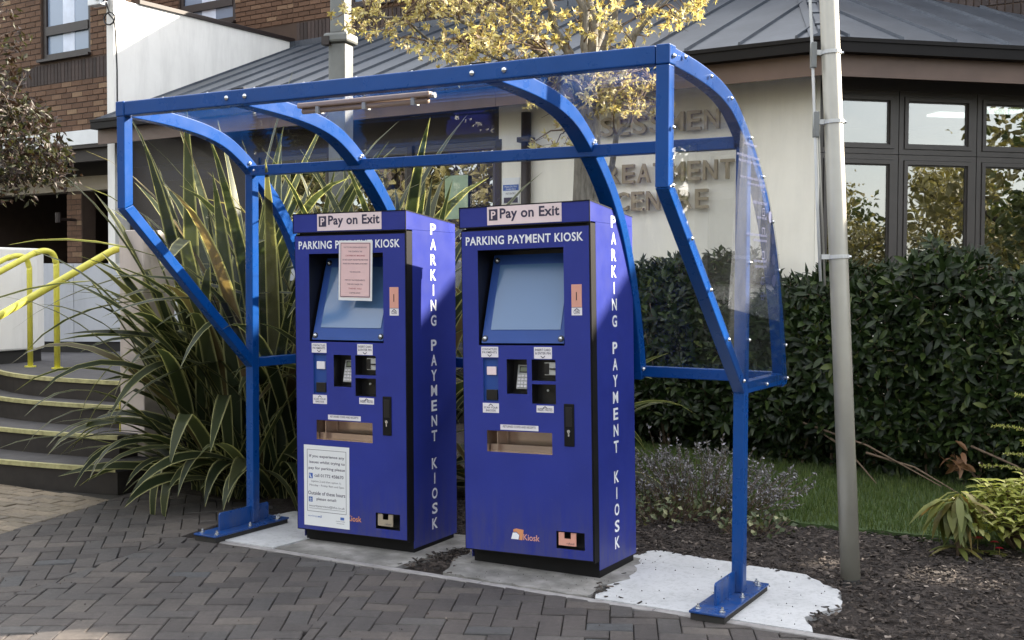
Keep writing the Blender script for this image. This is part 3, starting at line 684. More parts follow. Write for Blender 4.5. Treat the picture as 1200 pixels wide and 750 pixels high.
    MB().box(-.142, -.107, F-.0075, F-.0055, .72, .815).build('lock_handle', 'dark_box', lk, bevel=.002)
    b = MB(); b.tube([(-.1245, F-.006, .697), (-.1245, F-.012, .697)], .0085, 12); b.box(-.128, -.121, F-.011, F-.0065, .672, .694); b.build('key_cylinder', 'bolt_metal', lk)
    # tray flap and steel insides
    MB().box(-.588, -.224, F+.03, F+.034, .575, .612).build('tray_lip', 'brushed_steel', k); MB().box(-.535, -.53, F+.004, F+.1, .58, .68).build('tray_divider', 'brushed_steel', k)
    MB().tube([(-.35, F+.03, .5), (-.25, F+.03, .5)], .001, 4)
    # receipt slot plate: frame with notch
    rp = MB(); rp.prism([(-.195, .134), (-.1, .134), (-.1, .198), (-.128, .198), (-.128, .168), (-.165, .168), (-.165, .198), (-.195, .198)], 'y', F+.006, F+.012); rp.build('receipt_plate', 'salmon_plate' if which == 2 else 'beige_panel', k)
    put_text('refund', -.15, .141, .04, .01, 'dark_print', k, F+.0045)
    # lettering
    s = MB().box(-.571, -.1515, F-.0035, F+.0005, ZH+.006, KH-.004).build('sign_plate', 'pink_white_sticker', k)
    zc = ZH+.031
    put_text('Pay on Exit', -.497, zc-.010, .335, .066, 'dark_print', s, F-.0045, bold=.026, sp=1.04)
    pp = MB(); pp.prism([(-.560, zc-.003), (-.510, zc-.003), (-.510, zc+.054), (-.560, zc+.054)], 'y', F-.0045, F-.004); pp.build('parking_symbol', 'dark_print', s)
    put_text('P', -.547, zc+.005, .026, .040, 'pink_white_sticker', s, F-.0052, bold=.02)
    put_text('PARKING PAYMENT KIOSK', -.701, 1.622, .664, .044, 'white_print', k, F-.0012, bold=.022, sp=1.09)
    for word, zt in (('PARKING', 1.726), ('PAYMENT', 1.094), ('KIOSK', .446)):
        for i, ch in enumerate(word):
            wd = .058 if ch != 'I' else .011
            if ch == 'M': wd = .064
            mb = text_mb(ch, wd, .060, bold=.024)
            mb.build('letter', 'white_print', k, T=Matrix.Translation((.0012, .21-wd/2, zt-i*.0829-.030)) @ Matrix.Rotation(pi/2, 4, 'Z'))
    # logo
    lg = MB(); x, z = -.459, .143
    lg.prism([(x, z), (x+.042, z), (x+.046, z+.022), (x+.03, z+.034), (x+.01, z+.032)], 'y', F-.0012, F-.0004)
    l_ = lg.build('logo', 'white_print', k)
    lo = MB(); lo.prism([(x+.045, z-.002), (x+.064, z-.002), (x+.072, z+.05), (x+.03, z+.054), (x+.012, z+.048), (x+.014, z+.036), (x+.032, z+.038), (x+.049, z+.022)], 'y', F-.0013, F-.0005); lo.build('logo_ribbon', 'orange_print', l_)
    put_text('Kiosk', -.389, .142, .092, .031, 'orange_print' if which == 1 else 'salmon_plate', k, F-.0012, bold=.01)
    return k
k1 = kiosk((-1.8131, .0074, -.0334, .042, -.0092, .001), 'left payment kiosk with a pink notice over its screen and a white notice below', 1)
k2 = kiosk((-.727, .0226, -.0119, .0117, -.0264, -.0104), 'right payment kiosk with bare door and uncovered screen', 2)
F = -KT
# pink notice taped over the screen of the left kiosk
T = Matrix.Translation((-.425, F-.004, 1.665)) @ Matrix.Rotation(.022, 4, 'Y')
pn = MB().box(0, .218, -.001, 0, -.322, 0).build('paper_notice', 'white_paper', k1, T=T); pn['label'] = 'pink paper notice taped over the screen'
pk = MB().box(.010, .207, -.002, -.0012, -.306, -.010).build('notice_sheet', 'pink_paper', pn, T=T)
bd = MB(); x0, x1, z0, z1 = .013, .204, -.303, -.013
for a in ((x0, x1, z1-.0025, z1), (x0, x1, z0, z0+.0035), (x0, x0+.002, z0, z1), (x1-.0035, x1, z0, z1)): bd.box(a[0], a[1], -.0028, -.0021, a[2], a[3])
bd.build('notice_border', 'dark_print', pn, T=T)
tm = MB(); tb_ = MB()
for zz, s, wd, dk in ((-.04, 'DUE TO CIRCUMSTANCES BEYOND', .15, 0), (-.062, 'OUR CONTROL THE', .09, 0), (-.085, 'CAR PARK PAY MACHINES', .125, 1), (-.107, 'DO NOT ACCEPT THE NEW POLYMER NOTES', .165, 0), (-.128, 'PLEASE USE OTHER FORMS OF PAYMENT', .16, 0), (-.172, 'WE APOLOGISE', .07, 0), (-.216, 'FOR ANY INCONVENIENCE', .13, 0), (-.238, 'THIS MAY CAUSE YOU', .10, 0), (-.262, 'THANK YOU', .085, 1), (-.285, 'CAR PARK OFFICE', .07, 0)):
    tb = text_mb(s, wd, .0085 if dk else .0075, bold=.01 if dk else 0); (tb_ if dk else tm).add(tb.v, tb.f, 0, Matrix.Translation((.108-wd/2, -.0026, zz)))
tm.build('print', 'dark_print', pn, T=T); tb_.build('print', 'red_print', pn, T=T)
# white notice on the lower door of the left kiosk
T = Matrix.Translation((-.678, F-.001, .543)) @ Matrix.Rotation(.004, 4, 'Y')
wn = MB().box(0, .305, -.0015, 0, -.447, 0).build('help_notice', 'white_paper', k1, T=T); wn['label'] = 'white laminated help notice on the door'
bd = MB(); x0, x1, z0, z1 = .022, .285, -.368, -.024
for a in ((x0, x1, z1-.002, z1), (x0, x1, z0, z0+.002), (x0, x0+.002, z0, z1), (x1-.002, x1, z0, z1)): bd.box(a[0], a[1], -.0022, -.0016, a[2], a[3])
bd.build('notice_border', 'dark_print', wn, T=T)
tm = MB(); tg = MB()
for zz, s, x0, wd, h_, dk in ((-.072, 'If you experience any', .038, .235, .020, 1), (-.105, 'issues whilst trying to', .038, .238, .020, 1), (-.138, 'pay for parking please', .032, .245, .020, 1), (-.175, 'call 01772 458670', .072, .195, .018, 1), (-.208, '(option 2 and then option 1)', .05, .2, .014, 0), (-.230, 'Monday - Friday 9am and 5pm', .038, .232, .014, 0), (-.275, 'Outside of these hours', .028, .25, .020, 1), (-.308, 'please email:', .085, .135, .020, 1), (-.345, 'securityservices@lths.co.uk', .034, .24, .016, 0)):
    tb = text_mb(s, wd, h_, bold=.012 if dk else 0); (tm if dk else tg).add(tb.v, tb.f, 0, Matrix.Translation((x0, -.0019, zz)))
tg.box(.034, .274, -.0022, -.0018, -.351, -.3495)
tm.build('print', 'dark_print', wn, T=T); tg.build('print', 'dark_print', wn, T=T)
for q in ((.034, .060, -.185, -.155), (.032, .058, -.315, -.287), (.245, .27, -.40, -.385)): MB().box(q[0], q[1], -.0022, -.0017, q[2], q[3]).build('notice_icon', 'blue_print', wn, T=T)
iw = MB(); iw.tube([(.041, -.0025, -.16), (.043, -.0025, -.172), (.052, -.0025, -.181)], .0025, 6); iw.box(.036, .054, -.0026, -.0023, -.309, -.307); iw.box(.036, .054, -.0026, -.0023, -.3, -.298); iw.box(.044, .046, -.0026, -.0023, -.312, -.29); iw.build('icon_mark', 'white_paper', wn, T=T)
tb = text_mb('working', .06, .012); t2 = text_mb('well', .03, .014, bold=.01); lm = MB(); lm.add(tb.v, tb.f, 0, Matrix.Translation((.025, -.0019, -.40))); lm.add(t2.v, t2.f, 0, Matrix.Translation((.089, -.0019, -.40))); lm.build('print', 'blue_print', wn, T=T)
tb = text_mb('Lancashire Teaching', .06, .007); t2 = text_mb('Hospitals', .05, .007); lm = MB(); lm.add(tb.v, tb.f, 0, Matrix.Translation((.215, -.0019, -.412))); lm.add(t2.v, t2.f, 0, Matrix.Translation((.22, -.0019, -.424))); lm.build('print', 'dark_print', wn, T=T)

# ------------------------------------------------------------------ buildings (local frame: x along the front, y back)
BW = Matrix.Translation((-1.05094, 5.00055, 0)) @ Matrix.Rotation(radians(-3.4), 4, 'Z')
RB = Matrix.Rotation(radians(45), 4, 'Z')
ac = empty('treatment_centre', label='cream single storey building with grey seamed metal roof and raised sign letters', cat='building', mat=BW)
ET = math.tan(radians(22.5)); OV = .45; SL = .425
def poly(name, pts, z0, z1, mat, par=ac, **k):
    return MB().prism(pts, 'z', z0, z1).build(name, mat, par, **k)
# wall A and wall B
poly('wall', [(-3.32, 0), (-.002, 0), (-.1, .24), (-3.32, .24)], -.1, 3.2, 'cream_render')
MB().box(.002, .04, 0, .2, -.1, 3.2).build('wall', 'cream_render', ac, T=RB)
MB().box(.04, 6.5, 0, .2, -.1, 1.38).build('wall', 'cream_render', ac, T=RB)
MB().box(.04, 6.5, 0.02, .2, 3.1, 3.2).build('window_head', 'frame_dark', ac, T=RB)
MB().box(.04, 6.5, -.05, .02, 1.381, 1.42).build('window_sill', 'frame_dark', ac, T=RB, bevel=.004)
MB().box(6.5, 6.7, 0, 6, -.1, 3.2).build('wall', 'cream_render', ac, T=RB)
def casement(x0, x1, z0, z1, T=RB, y=.03, outer=.045, sash=.035, par=ac, glass='window_glass'):
    f = MB()
    def fr(a, b, c, d, t_, ya, yb):
        f.box(a, b, ya, yb, d-t_, d); f.box(a, b, ya, yb, c, c+t_); f.box(a, a+t_, ya, yb, c+t_, d-t_); f.box(b-t_, b, ya, yb, c+t_, d-t_)
    fr(x0, x1, z0, z1, outer, y, y+.07); e = outer+.004
    fr(x0+e, x1-e, z0+e, z1-e, sash, y-.012, y+.05); e2 = e+sash
    fr(x0+e2, x1-e2, z0+e2, z1-e2, .012, y+.012, y+.04)
    w_ = f.build('window', 'frame_dark', par, T=T)
    q = e2+.008
    MB().box(x0+q, x1-q, y+.022, y+.032, z0+q, z1-q).build('pane', glass, w_, T=T)
    return w_
for k in range(8):
    x0 = .04+k*.77
    casement(x0+.004, x0+.766, 2.545, 3.1); casement(x0+.004, x0+.766, 1.42, 2.54)
# interior backdrop of the room
MB().box(.1, 6.4, 2.2, 2.3, .5, 3.1).build('room_wall', 'beige_panel', ac, T=RB)
MB().box(.04, 6.4, .13, 2.2, 3.08, 3.1).build('room_ceiling', 'beige_panel', ac, T=RB); MB().box(.04, 6.4, .13, 2.2, .58, .6).build('room_floor', 'riser_dark0', ac, T=RB)
MB().box(.04, .06, .21, 2.2, .6, 3.08).build('room_side', 'soffit_dark', ac, T=RB)
for x_, y_ in ((1.76, .92), (2.06, .60), (3.3, .9)): MB().box(x_, x_+.4, y_, y_+.22, 3.06, 3.079).build('ceiling_light', 'lamp_panel', ac, T=RB)
MB().box(-9.15, -3.33, .9, .95, .6, 3.19).build('lobby_wall', 'soffit_dark', ac); MB().box(-9.15, -3.33, .17, .9, .58, .599).build('lobby_floor', 'riser_dark0', ac); MB().box(-9.15, -3.33, .17, .9, 3.15, 3.19).build('lobby_ceiling', 'soffit_dark', ac)
# glazed entrance screen left of the wall
for k in range(3):
    x0 = -3.32-1.16*(k+1)
    casement(x0+.003, x0+1.157, .6, 2.86, T=Matrix(), outer=.05, sash=.03)
MB().box(-9.15, -3.32, .02, .16, 2.862, 3.2).build('spandrel_panel', 'frame_brown', ac)
for x in (-3.32, -4.48, -5.64, -6.8): MB().box(x-.035, x+.035, -.01, .0195, .6, 2.862).build('mullion', 'frame_brown', ac)
MB().box(-9.15, -6.84, .02, .16, .6, 2.86).build('dark_panel', 'frame_brown', ac)
MB().box(-9.15, -3.325, -.02, .2, -.1, .598).build('plinth_wall', 'dark_brick', ac)
MB().box(-4.02, -3.72, .015, .02, 2.06, 2.52).build('window_poster', 'poster_green', ac)
# downpipe
dp = MB().tube([(-2.95, -.06, -.05), (-2.95, -.06, 3.1)], .05, 12).build('downpipe', 'frame_brown', ac, smooth=True)
for z in (.8, 2.0, 2.8): MB().box(-3.02, -2.88, -.125, 0, z, z+.05).build('pipe_bracket', 'frame_brown', dp)
# notice on the wall
wn2 = MB().box(-3.27, -3.06, -.008, 0, 2.2, 2.46).build('wall_notice', 'white_paper', ac)
MB().box(-3.26, -3.07, -.0095, -.0082, 2.33, 2.39).build('notice_band', 'blue_print', wn2); MB().box(-3.25, -3.08, -.0095, -.0082, 2.205, 2.26).build('notice_band', 'dark_print', wn2)
for s, z, wd in (('Please Do Not', 2.362, .15), ('Smoke Here', 2.337, .12)): text_mb(s, wd, .018).build('print', 'white_paper', wn2, T=Matrix.Translation((-3.165-wd/2, -.0105, z)))
text_mb('NO ENTRY', .12, .02).build('print', 'dark_print', wn2, T=Matrix.Translation((-3.225, -.0098, 2.29)))
# eaves: soffit, fascia boards, gutter
def eave(T, x0, x1, m0, m1, pipe):
    """m0/m1: add mitre at that end"""
    f = lambda yy, mm: ET*(-yy)*mm
    def strip(name, ya, yb, z0, z1, mat, xa, xb, ma, mb_):
        pts = [(xa+(-f(ya, 1) if ma else 0), ya), (xb+(f(ya, 1) if mb_ else 0), ya), (xb+(f(yb, 1) if mb_ else 0), yb), (xa+(-f(yb, 1) if ma else 0), yb)]
        return MB().prism(pts, 'z', z0, z1).build(name, mat, ac, T=T)
    strip('soffit', -OV+.02, .16, 3.201, 3.22, 'fascia_brown', x0, x1, m0, m1)
    n = max(1, int((x1-x0)/2.4)); 
    for i in range(n):
        a = x0+(x1-x0)*i/n; b = x0+(x1-x0)*(i+1)/n
        strip('fascia_board', -OV, -OV+.022, 3.12, 3.33, 'fascia_brown', a+(.002 if i else 0), b-(.002 if i < n-1 else 0), m0 and i == 0, m1 and i == n-1)
    g = strip('gutter', -OV-.11, -OV-.003, 3.30, 3.405, 'gutter_black', x0, x1, m0, m1)
    strip('gutter_lip', -OV-.122, -OV-.105, 3.385, 3.418, 'gutter_black', x0, x1, m0, m1)
eave(Matrix(), -9.17, 0, False, True, None); eave(RB, 0, 6.6, True, False, None)
# roofs
E0 = OV+.08; zr = lambda y: 3.425+SL*(y+E0)
ROOFT = 3.1
cA = ET*E0
hipx = lambda y: -ET*y           # hip in local frame A (x at a given y)
def roof(pts, T, name='roof_sheet'):
    mb = MB(); n = len(pts); mb.add([(x, y, zr(y)) for x, y in pts]+[(x, y, zr(y)-.05) for x, y in pts], [tuple(range(n)), tuple(range(n, 2*n))[::-1]]+[(i, n+i, n+(i+1) % n, (i+1) % n) for i in range(n)])
    return mb.build(name, 'lead_roof', ac, T=T)
roof([(-9.17, -E0), (cA, -E0), (hipx(ROOFT), ROOFT), (-9.17, ROOFT)], Matrix())
roof([(-cA, -E0), (6.8, -E0), (6.8, 3.2), (ET*3.2, 3.2)], RB)
def seam(x, y0, y1, T):
    mb = MB(); h = .028; w_ = .011
    v = [(x+s*w_, y, zr(y)+dz) for y in (y0, y1) for s, dz in ((-1, 0), (1, 0), (.6, h), (-.6, h))]
    mb.add(v, [(0, 1, 2, 3), (7, 6, 5, 4), (0, 4, 5, 1), (1, 5, 6, 2), (2, 6, 7, 3), (3, 7, 4, 0)]); mb.build('roof_seam', 'lead_roof', ac, T=T)
x = -9.0
while x < .1:
    y1 = min(ROOFT, -x/ET) if x < 0 else -E0+.05
    if x > -ET*ROOFT: y1 = -x/ET
    if y1 > -E0+.1: seam(x, -E0, y1, Matrix())
    x += .5
x = .02
while x < 6.7:
    y1 = min(3.15, x/ET if x > 0 else 0)
    if y1 > -E0+.1: seam(x, -E0, y1, RB)
    x += .49
# hip flashing
d = Vector((-ET, 1, SL)).normalized(); s_ = Vector((1, ET, 0)).normalized()
p0 = Vector((cA, -E0, zr(-E0)+.012)); p1 = Vector((hipx(3.1), 3.1, zr(3.1)+.012)); hf = MB(); r_ = .1
sec = [(-r_, -.012), (-.035, .012), (-.03, .045), (.03, .045), (.035, .012), (r_, -.012)]
hf.add([tuple(p+s_*a+Vector((0, 0, b))) for p in (p0, p1) for a, b in sec], [(i, i+1, 7+i, 6+i) for i in range(5)]+[(5, 0, 6, 11), (5, 4, 3, 2, 1, 0), (6, 7, 8, 9, 10, 11)])
hf.build('hip_flashing', 'lead_roof', ac)
for k in range(7):
    p = p0+(p1-p0)*(k+.4)/7; MB().box(-.045, .045, -.02, .02, .03, .055).build('hip_clip', 'lead_roof', ac, T=Matrix.Translation(p) @ Matrix.Rotation(radians(22.5), 4, 'Z') @ Matrix.Rotation(math.atan(SL), 4, 'X'))
# wall above the roof: soldier course behind the right roof
# raised sign letters
def sign(word, x0, x1, z0, h):
    wd = {'I': .4, 'M': 1.15, 'W': 1.2, 'T': .95, 'E': .92, 'S': .98}
    tot = sum(wd.get(c, 1) for c in word)+.24*(len(word)-1); u = (x1-x0)/tot; x = x0
    for ch in word:
        ww = wd.get(ch, 1)*u
        mb = text_mb(ch, ww, h, bold=.014, extrude=.02)
        o = mb.build('sign_letter', 'letter_metal', ac, T=Matrix.Translation((x, -.045, z0))); x += ww+.24*u
sign('ASSESSMENT', -2.46, -.70, 2.80, .18)
sign('TREATMENT', -2.19, -.73, 2.34, .18)
sign('CENTRE', -1.93, -.98, 2.08, .18)
# small fixings on the wall
for x, z in ((-1.5, 2.93), (-.9, 3.02), (-2.5, 1.9)): MB().tube([(x, 0, z), (x, -.03, z)], .015, 8).build('wall_fixing', 'frame_brown', ac)

bb = empty('brick_building', label='brown brick block with white fascia over a dark entrance, behind the steps', cat='building', mat=BW)
brick_me = []
def brick_mesh(w_, h_, dpt=.05):
    mb = MB(); e = .004
    mb.add([(0, 0, 0), (w_, 0, 0), (w_, 0, h_), (0, 0, h_), (e, -.012, e), (w_-e, -.012, e), (w_-e, -.012, h_-e), (e, -.012, h_-e)], [(4, 5, 6, 7), (0, 1, 5, 4), (1, 2, 6, 5), (2, 3, 7, 6), (3, 0, 4, 7)])
    me = bpy.data.meshes.new('brick'); me.from_pydata(mb.v, [], mb.f); return me
full = brick_mesh(.215, .065); sold = brick_mesh(.065, .27); full.materials.append(M['brick']); sold.materials.append(M['dark_brick'])
nb = 0
R = random.Random(3)
def lay(x0, x1, z0, z1, y, holes=(), asobj=True, tgt=None):
    global nb
    z = z0; r_ = 0
    while z < z1-.03:
        x = x0-(.1125 if r_ % 2 else 0)
        while x < x1:
            a, b = max(x, x0), min(x+.215, x1)
            bad = any(h[0] < b and a < h[1] and h[2] < z+.06 and z < h[3] for h in holes)
            if bad:
                for h in holes:      # cut to the opening
                    if h[2] < z+.06 and z < h[3]:
                        if a < h[0] < b: b = h[0]; bad = False
                        elif a < h[1] < b: a = h[1]; bad = False
            if not bad and b-a > .03:
                if asobj and nb < 298:
                    nb += 1
                    if b-a > .21: o = bpy.data.objects.new('brick', full)
                    else: m_ = brick_mesh(b-a, .065); m_.materials.append(M['brick']); o = bpy.data.objects.new('brick', m_)
                    C.objects.link(o); o.parent = bb; o.location = (a, y+R.uniform(-.003, .002), z)
                else:
                    e = .004; w_, h_ = b-a, .065
                    tgt.add([(a, y, z), (b, y, z), (b, y, z+h_), (a, y, z+h_), (a+e, y-.012, z+e), (b-e, y-.012, z+e), (b-e, y-.012, z+h_-e), (a+e, y-.012, z+h_-e)], [(4, 5, 6, 7), (0, 1, 5, 4), (1, 2, 6, 5), (2, 3, 7, 6), (3, 0, 4, 7)])
            x += .225
        z += .075; r_ += 1
restb = MB(); rests = MB()
def soldiers(x0, x1, z, y, asobj):
    global nb
    x = x0
    while x < x1:
        if asobj and nb < 298:
            nb += 1; o = bpy.data.objects.new('soldier_brick', sold); C.objects.link(o); o.parent = bb; o.location = (x, y, z)
        else: rests.add([(x, y, z), (x+.065, y, z), (x+.065, y, z+.27), (x, y, z+.27), (x+.004, y-.012, z+.004), (x+.061, y-.012, z+.004), (x+.061, y-.012, z+.266), (x+.004, y-.012, z+.266)], [(4, 5, 6, 7), (0, 1, 5, 4), (1, 2, 6, 5), (2, 3, 7, 6), (3, 0, 4, 7)])
        x += .075
win = (-10.87, -9.80, 4.40, 6.2)
lay(-12.0, -9.325, 3.40, 4.05, -.07, asobj=True)
lay(-12.0, -9.325, 4.36, 5.35, -.07, holes=(win,), asobj=True)
lay(-9.17, -8.2, 5.32, 5.7, 3.08, asobj=True, holes=((-8.06, -6.9, 5.4, 9),))
soldiers(-12.0, -9.38, 4.07, -.07, True)
lay(-14.4, -12.0, 3.40, 5.35, -.07, asobj=False, tgt=restb); lay(-14.4, -9.325, 5.36, 6.5, -.07, holes=(win,), asobj=False, tgt=restb)
lay(-13, -9.17, 5.32, 6.4, 3.08, asobj=False, holes=((-11.74, -10.43, 5.5, 9),), tgt=restb)
lay(-8.2, -3, 5.32, 6.4, 3.08, asobj=False, holes=((-8.06, -6.9, 5.4, 9), (-5.2, -4.1, 5.4, 9)), tgt=restb)
soldiers(-9.1, -1.5, 5.03, 3.08, False)
tag(restb.build('bricks_far', 'brick', bb), kind='stuff')
# mortar backing with window openings
mo = MB()
mo.box(-14.5, win[0], -.075, .2, 3.39, 7); mo.box(win[1], -9.32, -.075, .2, 3.39, 7); mo.box(win[0], win[1], -.075, .2, 3.39, win[2]); mo.box(win[0], win[1], -.075, .2, win[3], 7)
mo.build('wall', 'mortar', bb)
mo = MB()
for a, b in ((-14.5, -11.74), (-10.43, -8.06), (-6.9, -5.2), (-4.1, 2)): mo.box(a, b, 3.08, 3.3, 3.0, 6.4)
for a, b in ((-11.74, -10.43), (-8.06, -6.9), (-5.2, -4.1)): mo.box(a, b, 3.08, 3.3, 3.0, 5.5 if a < -10 else 5.4); mo.box(a, b, 3.08, 3.3, 6.25, 6.4)
mo.build('wall', 'mortar', bb)
def bwin(x0, x1, z0, z1, y, zm, xm=None):
    f = MB(); t_ = .075
    f.box(x0, x1, y, y+.08, z0, z0+t_); f.box(x0, x1, y, y+.08, z1-t_, z1); f.box(x0, x0+t_, y, y+.08, z0+t_, z1-t_); f.box(x1-t_, x1, y, y+.08, z0+t_, z1-t_)
    f.box(x0+t_, x1-t_, y-.01, y+.07, zm-.06, zm+.06)
    if xm: f.box(xm-.04, xm+.04, y-.005, y+.07, z0+t_, z1-t_)
    w_ = f.build('window', 'frame_brown', bb)
    for a, b in ((z0+t_, zm-.06), (zm+.06, z1-t_)): MB().box(x0+t_, x1-t_, y+.03, y+.04, a, b).build('pane', 'curtain_glass', w_)
    MB().box(x0+t_+.05+.33*(x1-x0-.2), x0+t_+.05+.62*(x1-x0-.2), y+.025, y+.0295, z0+t_, zm-.06).build('curtain', 'curtain', w_)
    MB().box(x0+t_+.05+.33*(x1-x0-.2), x0+t_+.05+.62*(x1-x0-.2), y+.025, y+.0295, zm+.06, z1-t_).build('curtain', 'curtain', w_)
    MB().box(x0-.03, x1+.03, y-.09, y, z0-.035, z0-.001).build('window_sill', 'frame_brown', w_)
bwin(win[0]+.005, win[1]-.005, win[2]+.01, win[3]-.005, -.05, 4.80)
bwin(-11.735, -10.435, 5.505, 6.24, 3.1, 5.82); bwin(-8.055, -6.905, 5.405, 6.24, 3.1, 5.9, -7.4); bwin(-5.195, -4.105, 5.405, 6.24, 3.1, 5.9)
# rendered wing wall with coping
MB().box(-9.32, -9.18, -.19, 3.08, -.1, 5.02).build('wing_wall', 'white_render', bb)
MB().box(-9.35, -9.15, .2, 3.08, 5.021, 5.08).build('coping', 'frame_brown', bb, bevel=.006)
MB().box(-9.32, -9.18, -.19, .0, 5.021, 6.5).build('wing_pier', 'white_render', bb)
MB().box(-9.179, -1.3, 3.0, 3.079, zr(3.0)-.02, 5.02).build('lead_flashing', 'lead_roof', bb)
x = -9.1
while x < -1.4: MB().box(x, x+.02, 2.985, 3.0, zr(3.0)+.02, 5.01).build('flashing_joint', 'lead_roof', bb); x += .6
# white fascia panels and undercroft
x = -9.325
for wd in (.16, 1.8, 1.8, 1.6):
    MB().box(x-wd+.004, x, -.13, -.075, 3.2, 3.388).build('fascia_panel', 'white_panel', bb); x -= wd
MB().box(-14.5, -9.33, -.12, 4.6, 3.15, 3.199).build('soffit', 'soffit_dark', bb)
MB().box(-14.5, -9.33, -.06, .02, 2.98, 3.149).build('bulkhead', 'soffit_dark', bb)
MB().box(-14.5, -9.33, .5, .75, 2.66, 2.86).build('lintel_beam', 'beige_panel', bb); MB().box(-14.5, -9.33, .55, .7, 2.861, 3.149).build('bulkhead', 'soffit_dark', bb)
MB().box(-14.5, -9.2, 4.2, 4.4, .5, 3.149).build('lobby_wall', 'frame_brown', bb); MB().box(-14.7, -14.5, -.1, 4.4, .5, 7).build('side_wall', 'mortar', bb)
MB().box(-9.34, -9.321, .8, 4.2, .5, 3.149).build('lobby_side', 'frame_brown', bb)
pm = MB(); MB().box(-11.16, -10.82, .52, .74, .5, 2.658).build('pier', 'mortar', bb)
z = .9
while z < 2.62:
    r_ = int(z/.075) % 2
    for a, b in (((-11.16, -10.95), (-10.94, -10.83)) if r_ else ((-11.16, -11.06), (-11.05, -10.83))): pm.add([(a, .512, z), (b, .512, z), (b, .512, z+.065), (a, .512, z+.065)], [(0, 1, 2, 3)])
    z += .075
pm.build('pier_bricks', 'brick', bb)
MB().tube([(-10.95, .5, 2.25), (-10.95, .2, 2.25)], .02, 8).tube([(-10.95, .22, 2.2), (-10.95, .22, 2.34)], .04, 8).build('wall_lamp', 'frame_brown', bb)
# brick storey glimpsed over the right hand roof
tw = empty('upper_brick_block', label='dark brick upper storey above the metal roof at the top right corner', cat='building', mat=BW)
MB().box(-.85, 6.3, 2.70, 3.07, 3.2, 6.1).build('wall', 'mortar', tw)
sm = MB()
for k in range(93):
    x = -.84+k*.075
    for z0, h_ in ((3.95, .27), (4.23, .27), (4.51, .065), (4.585, .065)):
        sm.add([(x, 2.70, z0), (x+.066, 2.70, z0), (x+.066, 2.70, z0+h_), (x, 2.70, z0+h_), (x+.003, 2.688, z0+.003), (x+.063, 2.688, z0+.003), (x+.063, 2.688, z0+h_-.003), (x+.003, 2.688, z0+h_-.003)], [(4, 5, 6, 7), (0, 1, 5, 4), (1, 2, 6, 5), (2, 3, 7, 6), (3, 0, 4, 7)])
tag(sm.build('soldier_bricks', 'dark_brick', tw), kind='stuff')
lk = empty('unseen_shade_block', label='raised brick block on posts, added out of view to shade the paving', cat='building', mat=BW)  # added out of view: blocks sun from the pad, lets a patch pass beneath
MB().box(6.32, 13, 2.72, 3.5, 4.78, 6.1).build('wall', 'mortar', lk); MB().box(6.64, 13.1, 2.65, 3.57, 6.101, 6.16).build('roof', 'lead_roof', lk)
for k in range(5): MB().box(7.7+k*1.05, 8.4+k*1.05, 2.69, 2.719, 5.1, 5.8).build('window', 'window_dim', lk)
for k in range(3): MB().box(8.2+k*2.2, 8.4+k*2.2, 3.0, 3.2, -.1, 4.779).build('post', 'galv', lk)
so_ = tag(rests.build('soldier_bricks_far', 'dark_brick', bb), kind='stuff')

# camera box and cable on the wing wall
cbx = empty('wall_junction_box', BW @ Vector((-9.25, -.22, 4.98)), 'small white camera box with a looped cable high on the white wall corner', 'junction box')
MB().box(-.22, .02, -.14, -.01, -.06, .18).build('housing', 'white_panel', cbx, bevel=.01)
MB().tube([(-.03, -.145, .02), (-.03, -.18, .02)], .03, 12).tube([(.05, -.06, .02), (.05, -.1, .02)], .035, 12).build('lens', 'dark_box', cbx)
pts = [(.02, -.05, -.02)]+[(.06+.10*sin(a*.6), -.03, -.15-.10*(1-cos(a*.6))*.8) for a in range(0, 11)]+[(.13, -.02, -.25), (.16, -.02, -.4), (.17, -.01, -.9), (.17, -.01, -1.6), (.17, -.01, -2.2)]
MB().tube(pts, .011, 6).build('cable', 'dark_box', cbx, smooth=True)

# ------------------------------------------------------------------ steps, landing, parapets, rails
st = empty('entrance_steps', (-5.9, .6, -.06), 'four dark curved steps with cream painted nosings on the left', 'steps')
CX = -6.1
def arcline(y0, x0=-8.3, x1=-4.98, n=34):
    out = []
    for i in range(n+1):
        x = x0+(x1-x0)*i/n; dx = x-CX; out.append((x, y0+dx*dx/(4.4 if dx < 0 else 12)))
    return out
levels = [(.125, .21), (.29, .56), (.457, .92), (.62, 1.14)]
STT = Matrix.Translation((5.9, -.6, .06))
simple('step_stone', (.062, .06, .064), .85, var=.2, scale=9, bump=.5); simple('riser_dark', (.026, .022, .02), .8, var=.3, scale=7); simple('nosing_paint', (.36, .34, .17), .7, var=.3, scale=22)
prevz = -.1
for (z, y0_), xe in zip(levels, (-4.55, -4.85, -5.0, -5.0)):
    P = arcline(y0_, x1=xe); back = [(P[-1][0], 6.2), (P[0][0], 6.2)]
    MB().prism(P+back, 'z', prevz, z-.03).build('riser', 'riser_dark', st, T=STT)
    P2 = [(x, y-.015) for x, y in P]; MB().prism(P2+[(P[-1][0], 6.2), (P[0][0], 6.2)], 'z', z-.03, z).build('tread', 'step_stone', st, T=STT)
    nz_ = MB(); n = len(P2)
    for i in range(n-1):
        (xa, ya), (xb, yb) = P2[i], P2[i+1]
        nz_.add([(xa, ya-.003, z-.028), (xb, yb-.003, z-.028), (xb, yb-.003, z+.002), (xa, ya-.003, z+.002), (xa, ya+.035, z+.002), (xb, yb+.035, z+.002)], [(0, 1, 2, 3), (3, 2, 5, 4)])
    nz_.build('nosing', 'nosing_paint', st, T=STT); prevz = z-.03
mb = MB().box(-16, -4.9, 5.4, 11, -.1, .6); mb.box(-16, -8.3, 1.0, 5.4, -.1, .6); tag(mb.build('landing', 'step_stone'), kind='structure')
